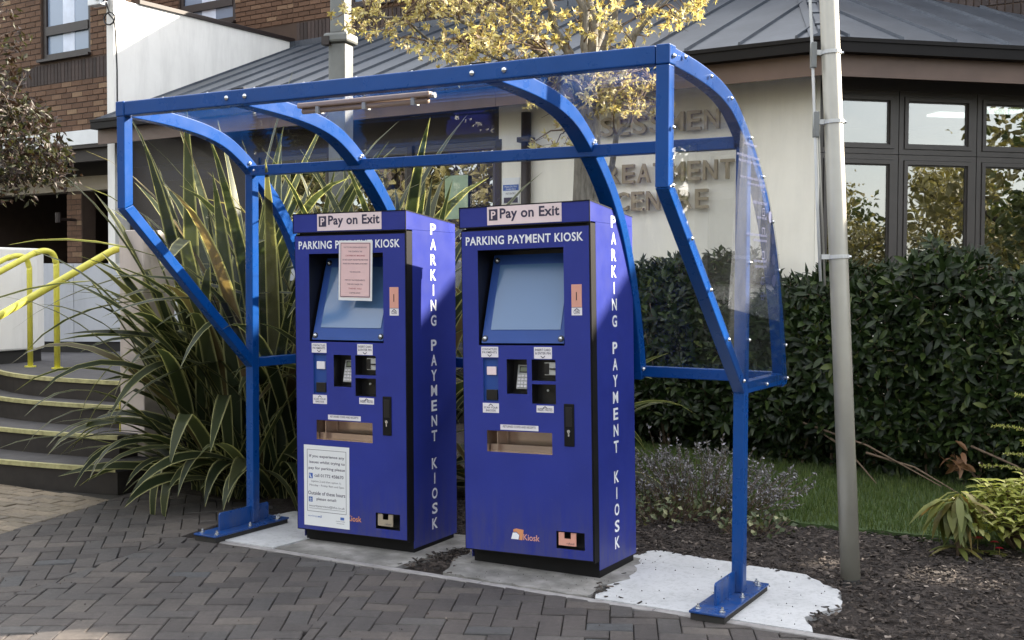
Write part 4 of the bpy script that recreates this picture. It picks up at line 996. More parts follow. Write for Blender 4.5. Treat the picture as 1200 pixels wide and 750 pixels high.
w1 = empty('curved_parapet', (-7.8, 1.6, .6), 'white rendered parapet with dark base at the top left of the steps', 'parapet wall')
cur = [(-7.78, 2.36), (-7.70, 2.22), (-7.68, 1.9), (-7.62, 1.2), (-7.5, .4), (-7.3, -.6)]
cu2 = [(x-.28, y) for x, y in cur][::-1]
WT = Matrix.Translation((7.8, -1.6, -.6))
MB().prism(cur+cu2, 'z', .74, 1.70).build('wall', 'white_render', w1, T=WT, bevel=.02)
MB().prism([(x-.03, y-.02) for x, y in cur]+[(x+.05, y) for x, y in cu2], 'z', -.1, .739).build('base', 'black_rubber', w1, T=WT)
w2 = empty('back_parapet', (-8.7, 3.8, .6), 'grey white low wall with black base behind the landing', 'parapet wall')
T = Matrix.Translation((-9.6, 3.1, 0)) @ Matrix.Rotation(radians(30), 4, 'Z'); WT2 = Matrix.Translation((8.7, -3.8, -.6)) @ T
x = 0
for wd in (.9, 1.0, 1.1, .9): MB().box(x+.003, x+wd-.003, 0, .12, .72, 1.58).build('panel', 'grey_white_render', w2, T=WT2); x += wd
MB().box(0, x, .015, .11, .55, .7195).build('base', 'black_rubber', w2, T=WT2)
pi_ = empty('gate_pier', (-4.9, 1.0, -.06), 'tall pale pink rendered pier beside the steps, half hidden by spiky leaves', 'pier')
MB().box(-.13, .12, -.14, .16, -.05, 1.83).build('shaft', 'pink_render', pi_, bevel=.008)
MB().box(-.136, -.131, -.145, -.09, .0, .62).build('yellow_edge', 'yellow_paint', pi_)
def rail(pts, label, r=.025, post=None):
    o = empty('handrail', pts[0], label, 'handrail', 'yellow handrails on the steps'); T = Matrix.Translation(-Vector(pts[0]))
    MB().tube(catm3(pts), r, 12).build('rail', 'yellow_paint', o, T=T, smooth=True)
    for k, p in enumerate(post or []): MB().tube([p, (p[0], p[1], p[2]+.012)], .05, 14).build('base_flange', 'yellow_paint', o, T=T)
def catm3(P, n=5):
    P = [Vector(p) for p in P]; out = []
    for i in range(len(P)-1):
        p0, p1, p2, p3 = P[max(i-1, 0)], P[i], P[i+1], P[min(i+2, len(P)-1)]
        if (p2-p1).length > .35: out += [p1]; continue
        for k in range(n):
            t_ = k/n; out.append(.5*((2*p1)+(-p0+p2)*t_+(2*p0-5*p1+4*p2-p3)*t_*t_+(-p0+3*p1-3*p2+p3)*t_**3))
    return out+[P[-1]]
rail([(-5.21, 1.06, 1.60), (-5.23, .96, 1.62), (-5.32, .08, 1.16), (-5.41, -.75, .73), (-5.43, -.86, .62), (-5.43, -.88, .5), (-5.43, -.88, -.05)], 'thick yellow handrail slanting up towards the pale pier', .027)
rail([(-6.85, 1.76, .62), (-6.85, 1.76, 1.45), (-6.85, 1.755, 1.56), (-6.853, 1.72, 1.635), (-6.858, 1.64, 1.655), (-6.865, 1.55, 1.63), (-6.87, 1.45, 1.585), (-6.88, .3, 1.02)], 'yellow handrail whose right post stands nearest the landing edge', .026, [(-6.85, 1.76, .62)])
rail([(-7.21, 1.76, .62), (-7.21, 1.76, 1.42), (-7.21, 1.755, 1.52), (-7.212, 1.72, 1.595), (-7.215, 1.64, 1.615), (-7.22, 1.55, 1.59), (-7.22, 1.45, 1.55), (-7.23, .3, .99)], 'yellow handrail close against the white parapet', .024, [(-7.21, 1.76, .62)])

# ------------------------------------------------------------------ poles
pb, pt = Vector((.335, .63, -.06)), Vector((.175, .68, 2.82)); dr = (pt-pb).normalized(); ptop = pb+dr*5.2
po_ = empty('signal_pole', pb, 'tall pale grey round pole leaning slightly, standing in the bark bed', 'pole')
MB().tube([(0, 0, 0), dr*1.1, dr*5.2], [.047, .046, .044], 24).build('shaft', 'pole_paint', po_, smooth=True)
MB().tube([dr*0, dr*.03], [.055, .05], 16).build('collar', 'black_rubber', po_)
lf = Vector((-.87, -.5, 0)); lf = Vector((-cos(YAW), -sin(YAW), 0))
for zc in (1.60, 2.26, 2.60):
    c = dr*zc; T = Matrix.Translation(c) @ Matrix.Rotation(YAW, 4, 'Z')
    b = MB().tube([c-dr*.009, c+dr*.009], .051, 20).build('band_clamp', 'cable_grey', po_)
    MB().box(-.085, -.045, -.012, .012, -.012, .012).build('clamp_arm', 'cable_grey', po_, T=T)
    if zc > 2: MB().box(-.098, -.072, -.02, .02, -.075, .05).build('clamp_box', 'galv', po_, T=T, bevel=.004)
    MB().tube([tuple(c+Vector((rt.x*.045, rt.y*.045, 0))), tuple(c+Vector((rt.x*.062, rt.y*.062, 0)))], .007, 8).build('clamp_bolt', 'bolt_metal', po_)
cb = Vector((-cos(YAW)*.092, -sin(YAW)*.092, 0))
MB().tube([dr*1.48+cb, dr*1.9+cb*1.02, dr*2.6+cb*.98, dr*5+cb*1.1], .0075, 8).build('cable', 'cable_grey', po_, smooth=True)
MB().tube([dr*1.46+cb*.78, dr*2.0+cb*.8, dr*2.3+cb*.8], .006, 8).build('conduit', 'pole_paint', po_, smooth=True)
# square galvanised column
gc = empty('square_column', (-4.34, 2.58, -.06), 'square galvanised steel lamp column with a collar, rising behind the shelter', 'lamp column')
T = Matrix.Rotation(radians(12), 4, 'Z')
MB().box(-.078, .078, -.078, .078, 0, 3.42).build('lower_shaft', 'galv', gc, T=T, bevel=.012); MB().box(-.068, .068, -.068, .068, 3.5, 6.5).build('upper_shaft', 'galv', gc, T=T, bevel=.012)
MB().box(-.11, .11, -.11, .11, 3.42, 3.50).build('collar', 'galv', gc, T=T, bevel=.02); MB().box(-.118, -.05, -.118, -.05, 3.40, 3.47).build('collar_catch', 'frame_brown', gc, T=T)

# ------------------------------------------------------------------ vegetation
def leaf_mesh(mb, p, d, n, L, W_, seg=2, bend=.2, mi=0, fold=.15):
    """leaf from p along d with up-normal n"""
    d = Vector(d).normalized(); n = Vector(n); s = d.cross(n)
    if s.length < .01: s = d.cross(Vector((1, .3, .2)))
    s.normalize(); n = s.cross(d)
    prof = [(0, .12), (.3, .9), (.62, 1), (.86, .55), (1, .02)] if seg > 1 else [(0, .2), (.45, 1), (1, .02)]
    v = []; 
    for t_, w_ in prof:
        c = Vector(p)+d*(L*t_)-n*(bend*L*t_*t_)
        v += [c-s*(W_*.5*w_)+n*(fold*W_*w_), c, c+s*(W_*.5*w_)+n*(fold*W_*w_)]
    f = []
    for i in range(len(prof)-1): f += [(3*i, 3*i+1, 3*i+4, 3*i+3), (3*i+1, 3*i+2, 3*i+5, 3*i+4)]
    mb.add(v, f, mi)
def rdir(R, zb=0):
    while True:
        v = Vector((R.uniform(-1, 1), R.uniform(-1, 1), R.uniform(-1, 1)))
        if .1 < v.length < 1: v.normalize(); v.z += zb; return v.normalized()

# --- variegated flax plants
def flax_leaf(parent, R, base, az, lean, L, W_, droop, twist=0, kink=None):
    n = 13; p = Vector(base); th = lean; v = []; uv = []; f = []
    hd = Vector((cos(az), sin(az), 0)); sd_ = Vector((-sin(az), cos(az), 0))
    for i in range(n+1):
        t_ = i/n; wv = W_*(.6+1.25*t_ if t_ < .5 else max(.02, 1.2*(1-((t_-.5)/.5)**2.2)))
        tang = hd*sin(th)+Vector((0, 0, 1))*cos(th); nor = hd*-cos(th)+Vector((0, 0, 1))*sin(th)
        tw_ = twist*t_; s = sd_*cos(tw_)+nor*sin(tw_); nn_ = nor*cos(tw_)-sd_*sin(tw_)
        fo = .28*(1-t_)+.04
        v += [p-s*wv*.5+nn_*wv*fo*.5, p, p+s*wv*.5+nn_*wv*fo*.5]; uv += [(0, t_), (.5, t_), (1, t_)]
        th += droop*(.3+2.0*t_*t_)/n
        if kink and abs(t_-kink[0]) < .5/n: th += kink[1]
        p = p+(hd*sin(th)+Vector((0, 0, 1))*cos(th))*(L/n)
        if p.z < -.03: p.z = -.03+R.uniform(0, .01); th = min(th, pi/2)
    for i in range(n): f += [(3*i, 3*i+1, 3*i+4, 3*i+3), (3*i+1, 3*i+2, 3*i+5, 3*i+4)]
    me = bpy.data.meshes.new('leaf'); me.from_pydata([tuple(a) for a in v], [], f); me.materials.append(M['flax'])
    ul = me.uv_layers.new(name='uv')
    for l in me.loops: ul.data[l.index].uv = uv[l.vertex_index]
    me.polygons.foreach_set('use_smooth', [True]*len(me.polygons)); me.update()
    o = bpy.data.objects.new('leaf', me); C.objects.link(o); o.parent = parent; return o
def flax(loc, label, n, seed, Lr, bias=None, spread=.32, hmax=1):
    R = random.Random(seed); o = empty('flax_plant', loc, label, 'flax plant', 'variegated flax clumps')
    for k in range(n):
        az = R.uniform(-pi, pi); q = R.random()
        r_ = spread*math.sqrt(R.random()); ab = R.uniform(-pi, pi); b_ = (r_*cos(ab), r_*sin(ab)*.7, 0)
        if q < .42: lean = R.uniform(.03, .3); dp_ = R.uniform(.2, 1.4); L = R.uniform(*Lr)*1.08
        elif q < .75: lean = R.uniform(.2, .5); dp_ = R.uniform(.5, 2.0); L = R.uniform(*Lr)*.78
        else: lean = R.uniform(.5, 1.1); dp_ = R.uniform(1.0, 2.4); L = R.uniform(*Lr)*.55
        flax_leaf(o, R, b_, az, lean, L, R.uniform(.065, .10), dp_, R.uniform(-.7, .7), (R.uniform(.5, .8), R.uniform(.6, 1.4)) if R.random() < .28 else None)
    return o
fa = flax((-3.85, .98, -.05), 'largest spiky flax with cream edged leaves spilling over the paving by the pier', 260, 21, (1.6, 2.7), spread=.45)
R = random.Random(77)     # long leaves arching over the steps and the paving
for az, lean, L, dp_ in ((205, .75, 1.45, 1.5), (222, .8, 1.4, 1.7), (236, .75, 1.6, 1.9), (250, .85, 1.35, 1.6), (262, .8, 1.45, 2.0), (276, .7, 1.45, 2.1), (292, .9, 1.4, 1.7), (228, .5, 1.9, 1.9), (243, .6, 1.7, 2.2), (256, 1.1, 1.2, 1.1), (188, .6, 1.7, 1.6), (300, .85, 1.2, 1.9), (284, 1.1, 1.25, 1.1), (212, 1.0, 1.75, .9), (182, .75, 1.95, .9), (268, .95, 1.5, 1.5), (240, .4, 1.9, 2.2), (218, 1.1, 1.3, .9), (232, 1.15, 1.3, .8), (246, .95, 1.55, 1.0)):
    flax_leaf(fa, R, (R.uniform(-.25, .25), R.uniform(-.2, .1), 0), radians(az+R.uniform(-6, 6)), lean, L, R.uniform(.065, .095), dp_, R.uniform(-.8, .8))
flax((-3.05, 1.35, -.05), 'spiky flax clump behind the left blue post and the left kiosk', 190, 22, (1.4, 2.5), spread=.35)
flax((-2.0, 1.75, -.05), 'lower flax clump glimpsed between the two kiosks', 90, 23, (1.0, 1.8), spread=.3)

# --- laurel hedge
R = random.Random(31)
hg = empty('laurel_hedge', (-.8, 4.0, -.05), 'dense dark green laurel hedge in front of the cream building', 'hedge')
Hf = [(-3.6, 4.35), (-2.4, 4.2), (-.9, 3.72), (-.2, 3.55), (.5, 3.4), (1.05, 3.35), (3.2, 3.2)]
def front(x):
    for a, b in zip(Hf, Hf[1:]):
        if a[0] <= x <= b[0]: return a[1]+(b[1]-a[1])*(x-a[0])/(b[0]-a[0])
    return Hf[-1][1]
def htop(x): return 1.50+.09*sin(x*3.1+1)+.06*sin(x*7.3)+.04*sin(x*17)-.25*max(0, min(1, (x-.72)/.5))
sprigs = []; lm_ = MB(); tw_ = MB(); cand = []
for k in range(6600):
    x = R.uniform(-3.6, 1.9); top = htop(x); q = R.random()
    bulge = .16*sin(x*2.7)+.10*sin(x*5.9+1)
    if q < .68:    # front face
        z = -.02+(top-.05)*R.random()**.85; y = front(x)-.05+bulge*sin(z*3+x*2)*.6+R.uniform(-.10, .12)+.35*max(0, z/top-.75)+(.18 if z < .25 else 0); od = Vector((0, -1, .35))
    elif q < .86: y = front(x)+R.uniform(.15, .9); z = top+R.uniform(-.12, .05); od = Vector((0, -.3, 1))
    else: y = front(x)+R.uniform(.15, .55); z = R.uniform(0, top); od = Vector((0, -.6, .3))
    d = (od.normalized()+rdir(R)*.75).normalized(); c = Vector((x, y, z))
    if R.random() < .06 and z > top*.75: d = Vector((R.uniform(-.3, .3), -.2, 1)).normalized(); c.z += .05
    tw_.tube([c-d*.14, c], [.004, .002], 3)
    nl = R.randint(6, 9); a0 = R.uniform(0, 6)
    s = d.orthogonal().normalized(); b2 = d.cross(s)
    for j in range(nl):
        a = a0+j*2.4; up_ = .9-1.1*j/nl
        ld = (s*cos(a)+b2*sin(a)+d*up_).normalized(); L = R.uniform(.055, .12); W_ = L*R.uniform(.28, .4)
        cand.append((c-d*(.10*j/nl), ld, d, L, W_))
cand2 = []
for q in cand:
    v = inview(q[0], 0); cand2.append((-(q[3]/v[2]) if v and v[1] < 560 and q[0].y < front(q[0].x)+.05 else 0, q))
order = sorted(range(len(cand2)), key=lambda i: cand2[i][0])[:290]; sel = set(order)
lp = []
for v_ in range(5):
    m_ = MB(); leaf_mesh(m_, (0, 0, 0), (1, 0, 0), (0, 0, 1), 1, .34, 2, .12+.08*v_); me = bpy.data.meshes.new('leaf'); me.from_pydata(m_.v, [], m_.f); me.materials.append(M['laurel']); me.polygons.foreach_set('use_smooth', [True]*len(me.polygons)); lp.append(me)
HO = Vector((-.8, 4.0, -.05))
for i, (k_, q) in enumerate(cand2):
    p, d, n, L, W_ = q
    if i in sel:
        s = d.cross(n); s = s.normalized() if s.length > .01 else d.orthogonal().normalized(); n2 = s.cross(d)
        o = bpy.data.objects.new('leaf', lp[i % 5]); C.objects.link(o); o.parent = hg
        o.matrix_local = Matrix.Translation(p-HO) @ Matrix(((d.x, -s.x, n2.x, 0), (d.y, -s.y, n2.y, 0), (d.z, -s.z, n2.z, 0), (0, 0, 0, 1))) @ Matrix.Diagonal((L, L, L, 1))
    else: leaf_mesh(lm_, p, d, n, L, W_, 1 if q[0].y > front(q[0].x)+.2 else 2, R.uniform(.05, .3))
o = lm_.build('foliage', 'laurel', hg, smooth=True, T=Matrix.Translation(-HO)); o['kind'] = 'stuff'
st_ = MB()
for k in range(90):
    x = R.uniform(-3.4, 1.8); y = front(x)+R.uniform(.1, .5); p = Vector((x, y, -.05)); pts = [p]
    for j in range(4): p = p+Vector((R.uniform(-.18, .18), R.uniform(-.12, .1), R.uniform(.2, .4))); pts.append(p)
    st_.tube(pts, [.012, .011, .009, .007, .004], 5)
for a, b in (((-.75, 3.6, .35), (.35, 3.05, .05)), ((-.6, 3.55, .3), (-.1, 3.2, .0)), ((.5, 3.3, .3), (1.1, 3.0, .02)), ((-.2, 3.3, .2), (.5, 3.1, -.02))):
    a = Vector(a); b = Vector(b); m = (a+b)/2+Vector((0, 0, .05)); st_.tube([a, m, b], [.01, .008, .004], 5)
st_.build('stems', 'stem_brown', hg, T=Matrix.Translation(-HO)); 
t2 = tw_.build('twigs', 'stem_brown', hg, T=Matrix.Translation(-HO)); t2['kind'] = 'stuff'
dl = MB()
for k in range(14):
    c = Vector((.42+R.uniform(-.06, .06), 3.22, .28+R.uniform(-.12, .08))); leaf_mesh(dl, c, rdir(R, -.8), rdir(R), .12, .035, 2, .4)
dl.build('withered_leaves', 'dead_leaf', hg, T=Matrix.Translation(-HO))

# --- trees
def px_pt(u, v, dep):   # helper giving a point in the world at a chosen distance
    return CAM+(fw+rt2*((u-600)/FPX)-up2*((v-375)/FPX))*dep
def limb(mb, a, b, r0, r1, R, wob=.05, n=6):
    a = Vector(a); b = Vector(b); L = (b-a).length; pts = []
    for i in range(n+1):
        t_ = i/n; pts.append(a.lerp(b, t_)+(Vector((R.uniform(-1, 1), R.uniform(-1, 1), R.uniform(-.6, .6)))*wob*L*(1 if 0 < i < n else 0)*.5)+Vector((0, 0, .08*L*sin(pi*t_))))
    mb.tube(pts, [r0+(r1-r0)*i/n for i in range(n+1)], 7); return pts
def star(mb, c, R, L, n=6, droop=.5):
    a0 = R.uniform(0, 6); ax = rdir(R, .4); s = ax.orthogonal().normalized(); b = ax.cross(s)
    for j in range(n):
        a = a0+j*2*pi/n+R.uniform(-.3, .3); d = s*cos(a)+b*sin(a)+ax*R.uniform(-.4, .5); leaf_mesh(mb, c, d, ax, L*R.uniform(.7, 1.15), L*.42, 1, droop*R.uniform(.2, 1))
R = random.Random(41)
TB = Vector((-2.13, 2.64, -.06))
yt = empty('yellow_leaf_tree', TB, 'small grey stemmed tree with backlit golden spring leaves above the shelter', 'tree'); TT = Matrix.Translation(-TB)
tk = MB(); fork = TB+Vector((.03, .02, 2.75))
tk.tube([TB, TB+Vector((.02, 0, .5)), TB+Vector((-.01, .01, 1.4)), TB+Vector((.02, .02, 2.2)), fork], [.13, .105, .1, .1, .095], 14)
tk.build('trunk', 'bark_grey', yt, smooth=True, T=TT)
lb = MB(); lf_ = MB(); tg_ = MB()
mains = []
# stems going up and out
ends = [(690, -120, 8.5, .055), (655, -110, 8.3, .035), (600, -60, 8.2, .045), (560, -20, 8.0, .03), (745, -60, 8.3, .035), (800, -20, 8.1, .028), (470, -10, 8.2, .03), (520, -90, 8.9, .03), (850, -60, 8.7, .025), (700, -60, 8.9, .04), (625, -130, 9.1, .03), (430, 20, 8.0, .02)]
for u, v, dd, r_ in ends:
    e = px_pt(u, v, dd); st0 = fork+Vector((R.uniform(-.04, .04), R.uniform(-.04, .04), R.uniform(-.3, .1)))
    P = limb(lb, st0, e, r_, r_*.3, R, .10, 7); mains.append(P)
low = limb(lb, fork+Vector((0, 0, -.9)), px_pt(760, 90, 8.0), .03, .01, R, .12, 6); mains.append(low)
low2 = limb(lb, fork+Vector((0, 0, -.5)), px_pt(640, 60, 8.0), .025, .01, R, .12, 6); mains.append(low2)
allp = [p for P in mains for p in P[2:]]
lobes = [(455, 18, 55, 28, 8.1, 70), (520, 35, 60, 42, 8.1, 150), (580, 25, 70, 55, 8.2, 190), (625, 50, 40, 30, 8.0, 60), (560, 62, 35, 18, 8.0, 45), (660, 20, 60, 40, 8.6, 50), (720, 30, 55, 35, 8.3, 75), (780, 22, 55, 28, 8.2, 55), (830, 12, 35, 16, 8.2, 16), (640, 75, 60, 20, 8.1, 60),
         (700, 105, 60, 30, 8.1, 120), (745, 95, 38, 28, 8.0, 90), (670, 120, 45, 26, 8.1, 60), (720, 130, 40, 18, 8.0, 45), (655, 150, 40, 28, 8.4, 26), (760, 110, 30, 25, 8.2, 30), (420, 8, 30, 14, 8.1, 18),
         (560, -60, 160, 60, 8.3, 330), (700, -70, 160, 60, 8.5, 300), (620, -150, 180, 60, 8.5, 260), (840, -40, 60, 40, 8.4, 40)]
for u, v, ru, rv, dd, cnt in lobes:
    cc = []
    for k in range(max(2, cnt//6)):
        a = R.uniform(0, 2*pi); q = math.sqrt(R.random()); cc.append((u+ru*q*cos(a), v+rv*q*sin(a), dd+R.uniform(-.45, .45)))
    for k in range(int(cnt*(1.15 if v < 70 else .95))):
        cu_, cv_, cdp = cc[k % len(cc)]
        c = px_pt(cu_+R.gauss(0, ru*.17), cv_+R.gauss(0, rv*.22), cdp+R.uniform(-.1, .1)); star(lf_, c, R, R.uniform(.028, .052), R.randint(5, 7))
        if k % len(cc) == k:
            ce = px_pt(cu_, cv_, cdp); nr = min(allp, key=lambda p: (p-ce).length); limb(tg_, nr, ce, .008, .003, R, .15, 4)
            for _ in range(3): tg_.tube([ce, ce+rdir(R)*.12], [.003, .0015], 3)
lb.build('limbs', 'bark_grey', yt, smooth=True, T=TT); t2 = tg_.build('twigs', 'stem_brown', yt, T=TT); t2['kind'] = 'stuff'; t2 = lf_.build('foliage', 'yellow_leaf', yt, T=TT); t2['kind'] = 'stuff'

# dark bronze tree at the left edge
R = random.Random(51); PB = Vector((-5.0, -1.35, -.06))
pt_ = empty('bronze_leaf_tree', PB, 'dark bronze leaved tree whose drooping branches enter at the left edge', 'tree'); TT = Matrix.Translation(-PB)
MB().tube([PB, PB+Vector((.03, 0, .9)), PB+Vector((0, .02, 1.9)), PB+Vector((.02, 0, 2.6))], [.09, .07, .06, .05], 10).build('trunk', 'bark_dark', pt_, smooth=True, T=TT)
lb = MB(); lf_ = MB(); f0 = PB+Vector((0, 0, 2.2)); pp_ = []
for u, v, dd in ((-20, 60, 6.6), (40, 130, 6.7), (15, 200, 6.6), (-60, 0, 6.6), (-120, -40, 6.6), (-200, -20, 6.6), (-30, 100, 6.9), (70, 185, 6.8)):
    pp_ += limb(lb, f0, px_pt(u, v, dd), .025, .006, R, .12, 6)[1:]
for u, v, ru, rv, cnt in ((0, 120, 35, 70, 60), (30, 150, 34, 36, 75), (45, 185, 34, 26, 60), (20, 205, 38, 26, 60), (10, 60, 25, 55, 16), (-40, 140, 50, 70, 120), (-120, 60, 90, 100, 150), (70, 205, 16, 16, 18), (-60, 0, 60, 40, 50), (66, 165, 12, 10, 10)):
    for k in range(cnt):
        a = R.uniform(0, 2*pi); q = math.sqrt(R.random()); c = px_pt(u+ru*q*cos(a), v+rv*q*sin(a), 6.7+R.uniform(-.35, .35)); 
        if k % 3 == 0: nr = min(pp_, key=lambda p: (p-c).length); lb.tube([nr, nr.lerp(c, .5)+Vector((0, 0, .02)), c], [.004, .003, .0015], 3)
        for j in range(6): leaf_mesh(lf_, c+rdir(R)*.04, rdir(R, -.4), rdir(R), R.uniform(.03, .055), R.uniform(.018, .026), 1, .3)
lb.build('limbs', 'bark_dark', pt_, T=TT); t2 = lf_.build('foliage', 'purple_leaf', pt_, T=TT); t2['kind'] = 'stuff'

# heather shrub behind the right post, ivy at its foot
R = random.Random(61); HB = Vector((-.85, 1.75, -.05))
hs = empty('heather_shrub', HB, 'straggly grey purple heather bush behind the right blue post', 'shrub'); st_ = MB(); lf_ = MB()
for k in range(240):
    x0 = R.uniform(-.45, .5); b = Vector((HB.x+x0*.7, HB.y+R.uniform(-.2, .3), -.05)); hh = R.uniform(.18, .44)*(1.15-abs(x0+.02)*.9); tip = b+Vector((x0*.55+R.uniform(-.12, .12), R.uniform(-.18, .18), hh)); m = b.lerp(tip, .5)+Vector((R.uniform(-.04, .04), 0, .03))
    if k % 60 == 7: tip.z += .16
    st_.tube([b, m, tip], [.003, .0022, .001], 3)
    for j in range(22):
        t_ = R.uniform(.25, 1) if j > 9 else R.uniform(.8, 1.02); c = b.lerp(m, t_*2) if t_ < .5 else m.lerp(tip, t_*2-1)
        leaf_mesh(lf_, c, rdir(R, .5), rdir(R), R.uniform(.014, .03), R.uniform(.008, .014), 1, .2)
st_.build('stems', 'stem_brown', hs, T=Matrix.Translation(-HB)); t2 = lf_.build('foliage', 'heather', hs, T=Matrix.Translation(-HB)); t2['kind'] = 'stuff'
def low_plant(name, loc, label, cat, n, rad, L, mat, seed, hh=.15, sq=1):
    R = random.Random(seed); B = Vector(loc); o = empty(name, B, label, cat); f = MB(); s = MB()
    for k in range(n):
        a = R.uniform(0, 6.3); q = math.sqrt(R.random())*rad; c = B+Vector((q*cos(a), q*sin(a)*sq, R.uniform(.02, hh))); s.tube([(B.x+q*cos(a)*.6, B.y+q*sin(a)*.6*sq, B.z), c], [.002, .0015], 3)
        leaf_mesh(f, c, rdir(R, .1), Vector((R.uniform(-.5, .5), R.uniform(-.8, .2), 1)), L*R.uniform(.7, 1.2), L*R.uniform(.6, .85), 1, .2)
    s.build('stems', 'stem_brown', o, T=Matrix.Translation(-B)); t2 = f.build('foliage', mat, o, T=Matrix.Translation(-B)); t2['kind'] = 'stuff'
low_plant('ivy', (-1.0, 1.5, -.05), 'small variegated ivy at the foot of the heather left of the blue post', 'ivy', 190, .28, .04, 'ivy_leaf', 3)
low_plant('ivy', (-.42, 1.42, -.05), 'small variegated ivy at the foot of the heather right of the blue post', 'ivy', 110, .24, .045, 'ivy_leaf', 4, .12)
low_plant('ivy', (-1.48, 1.85, -.05), 'low dark tuft of leaves between the right kiosk and the heather', 'ivy', 120, .2, .035, 'heather', 6, .2)
# drooping leafy plant
R = random.Random(71); DB = Vector((.70, 1.45, -.05)); dp2 = empty('drooping_plant', DB, 'wilting olive green plant with long hanging leaves, by the lit patch of mulch', 'plant'); s = MB(); f = MB()
for k in range(4):
    a = k*1.6; tip = DB+Vector((cos(a)*.04, sin(a)*.04, .30+.03*(k % 2))); s.tube([DB, DB.lerp(tip, .5)+Vector((.01, 0, 0)), tip], [.007, .006, .004], 6)
    for j in range(24):
        b = R.uniform(0, 6.3); d = Vector((cos(b), sin(b), R.uniform(-2.4, .3))); 
        leaf_mesh(f, tip+Vector((cos(b)*.01, sin(b)*.01, R.uniform(-.05, .02))), d, Vector((cos(b)*.4, sin(b)*.4, 1)), R.uniform(.12, .20), R.uniform(.038, .056), 2, R.uniform(.5, 1.1))
for j in range(9):
    b = R.uniform(0, 6.3); leaf_mesh(f, DB+Vector((0, 0, .05)), (cos(b), sin(b), .2), (0, 0, 1), .15, .035, 2, .5)
s.build('stems', 'stem_brown', dp2, T=Matrix.Translation(-DB)); f.build('foliage', 'olive_leaf', dp2, smooth=True, T=Matrix.Translation(-DB))
# lime shrub on the right edge
R = random.Random(81); LB = Vector((.97, 1.72, -.05)); ls = empty('lime_shrub', LB, 'sunlit lime yellow shrub with pointed leaves at the right edge', 'shrub'); s = MB(); f = MB()
for k in range(80):
    a = R.uniform(0, 6.3); q = R.uniform(.05, .33); tip = LB+Vector((cos(a)*q*1.1, sin(a)*q, R.uniform(.2, .42)*(1.1-q))); s.tube([LB, LB.lerp(tip, .6)+Vector((0, 0, .05)), tip], [.004, .003, .002], 4)
    for j in range(11): b = j*2.4; leaf_mesh(f, tip-Vector((0, 0, j*.009)), (cos(b), sin(b), .45-.05*j), (0, 0, 1), R.uniform(.06, .10), R.uniform(.022, .034), 2, .35)
s.build('stems', 'stem_brown', ls, T=Matrix.Translation(-LB)); t2 = f.build('foliage', 'lime_leaf', ls, smooth=True, T=Matrix.Translation(-LB)); t2['kind'] = 'stuff'
# red bedding flower
FB = Vector((.80, 1.52, -.05)); fl = empty('red_flower', FB, 'small crimson bedding flower beside the lime shrub', 'flower'); f = MB(); g = MB()
for k in range(3):
    c = FB+Vector(((-.01, .07, .10)[k], (0, .03, -.02)[k], (.10, .08, .06)[k]))
    g.tube([(c.x, c.y, -.05), c], [.003, .003], 5)
    for j in range(9 if k == 0 else 6): b = j*.75; leaf_mesh(f, c, (cos(b), sin(b), .35), (0, 0, 1), .032 if k == 0 else .022, .028, 1, .3)
    for j in range(7): b = j*.9; leaf_mesh(g, (c.x, c.y, -.03), (cos(b), sin(b), .4), (0, 0, 1), .06, .03, 1, .3)
f.build('petals', 'red_petal', fl, T=Matrix.Translation(-FB)); g.build('leaves', 'olive_leaf', fl, T=Matrix.Translation(-FB))
# feathery shrub entering from the right
R = random.Random(91); CB = Vector((1.28, 2.35, -.05)); cs_ = empty('feathery_shrub', CB, 'feathery shrub with arching pale sprays at the right edge in front of the hedge', 'shrub'); s = MB(); f = MB()
for a, zt, rr in ((185, .62, .52), (180, .45, .46), (190, .30, .45), (170, .80, .42), (178, .95, .30), (200, .55, .38), (160, .5, .4), (182, .2, .35), (188, .7, .3), (10, .6, .4), (60, .7, .3), (175, .36, .6)):
    a = radians(a); tip = CB+Vector((cos(a)*rr, sin(a)*rr-.05, zt)); m = CB+Vector((cos(a)*rr*.35, sin(a)*rr*.35, zt*.85)); P = [CB.lerp(m, i/5) for i in range(5)]+[m.lerp(tip, i/7)+Vector((0, 0, .03*sin(i*.45))) for i in range(8)]
    s.tube(P, [.006-.0004*i for i in range(len(P))], 4)
    for p in range(2, len(P)-1):
        for j in range(26):
            c = P[p].lerp(P[p+1], R.random()); leaf_mesh(f, c, rdir(R, .3), rdir(R), R.uniform(.012, .024), .007, 1, .1)
s.build('stems', 'stem_brown', cs_, T=Matrix.Translation(-CB)); t2 = f.build('foliage', 'lime_leaf', cs_, T=Matrix.Translation(-CB)); t2['kind'] = 'stuff'

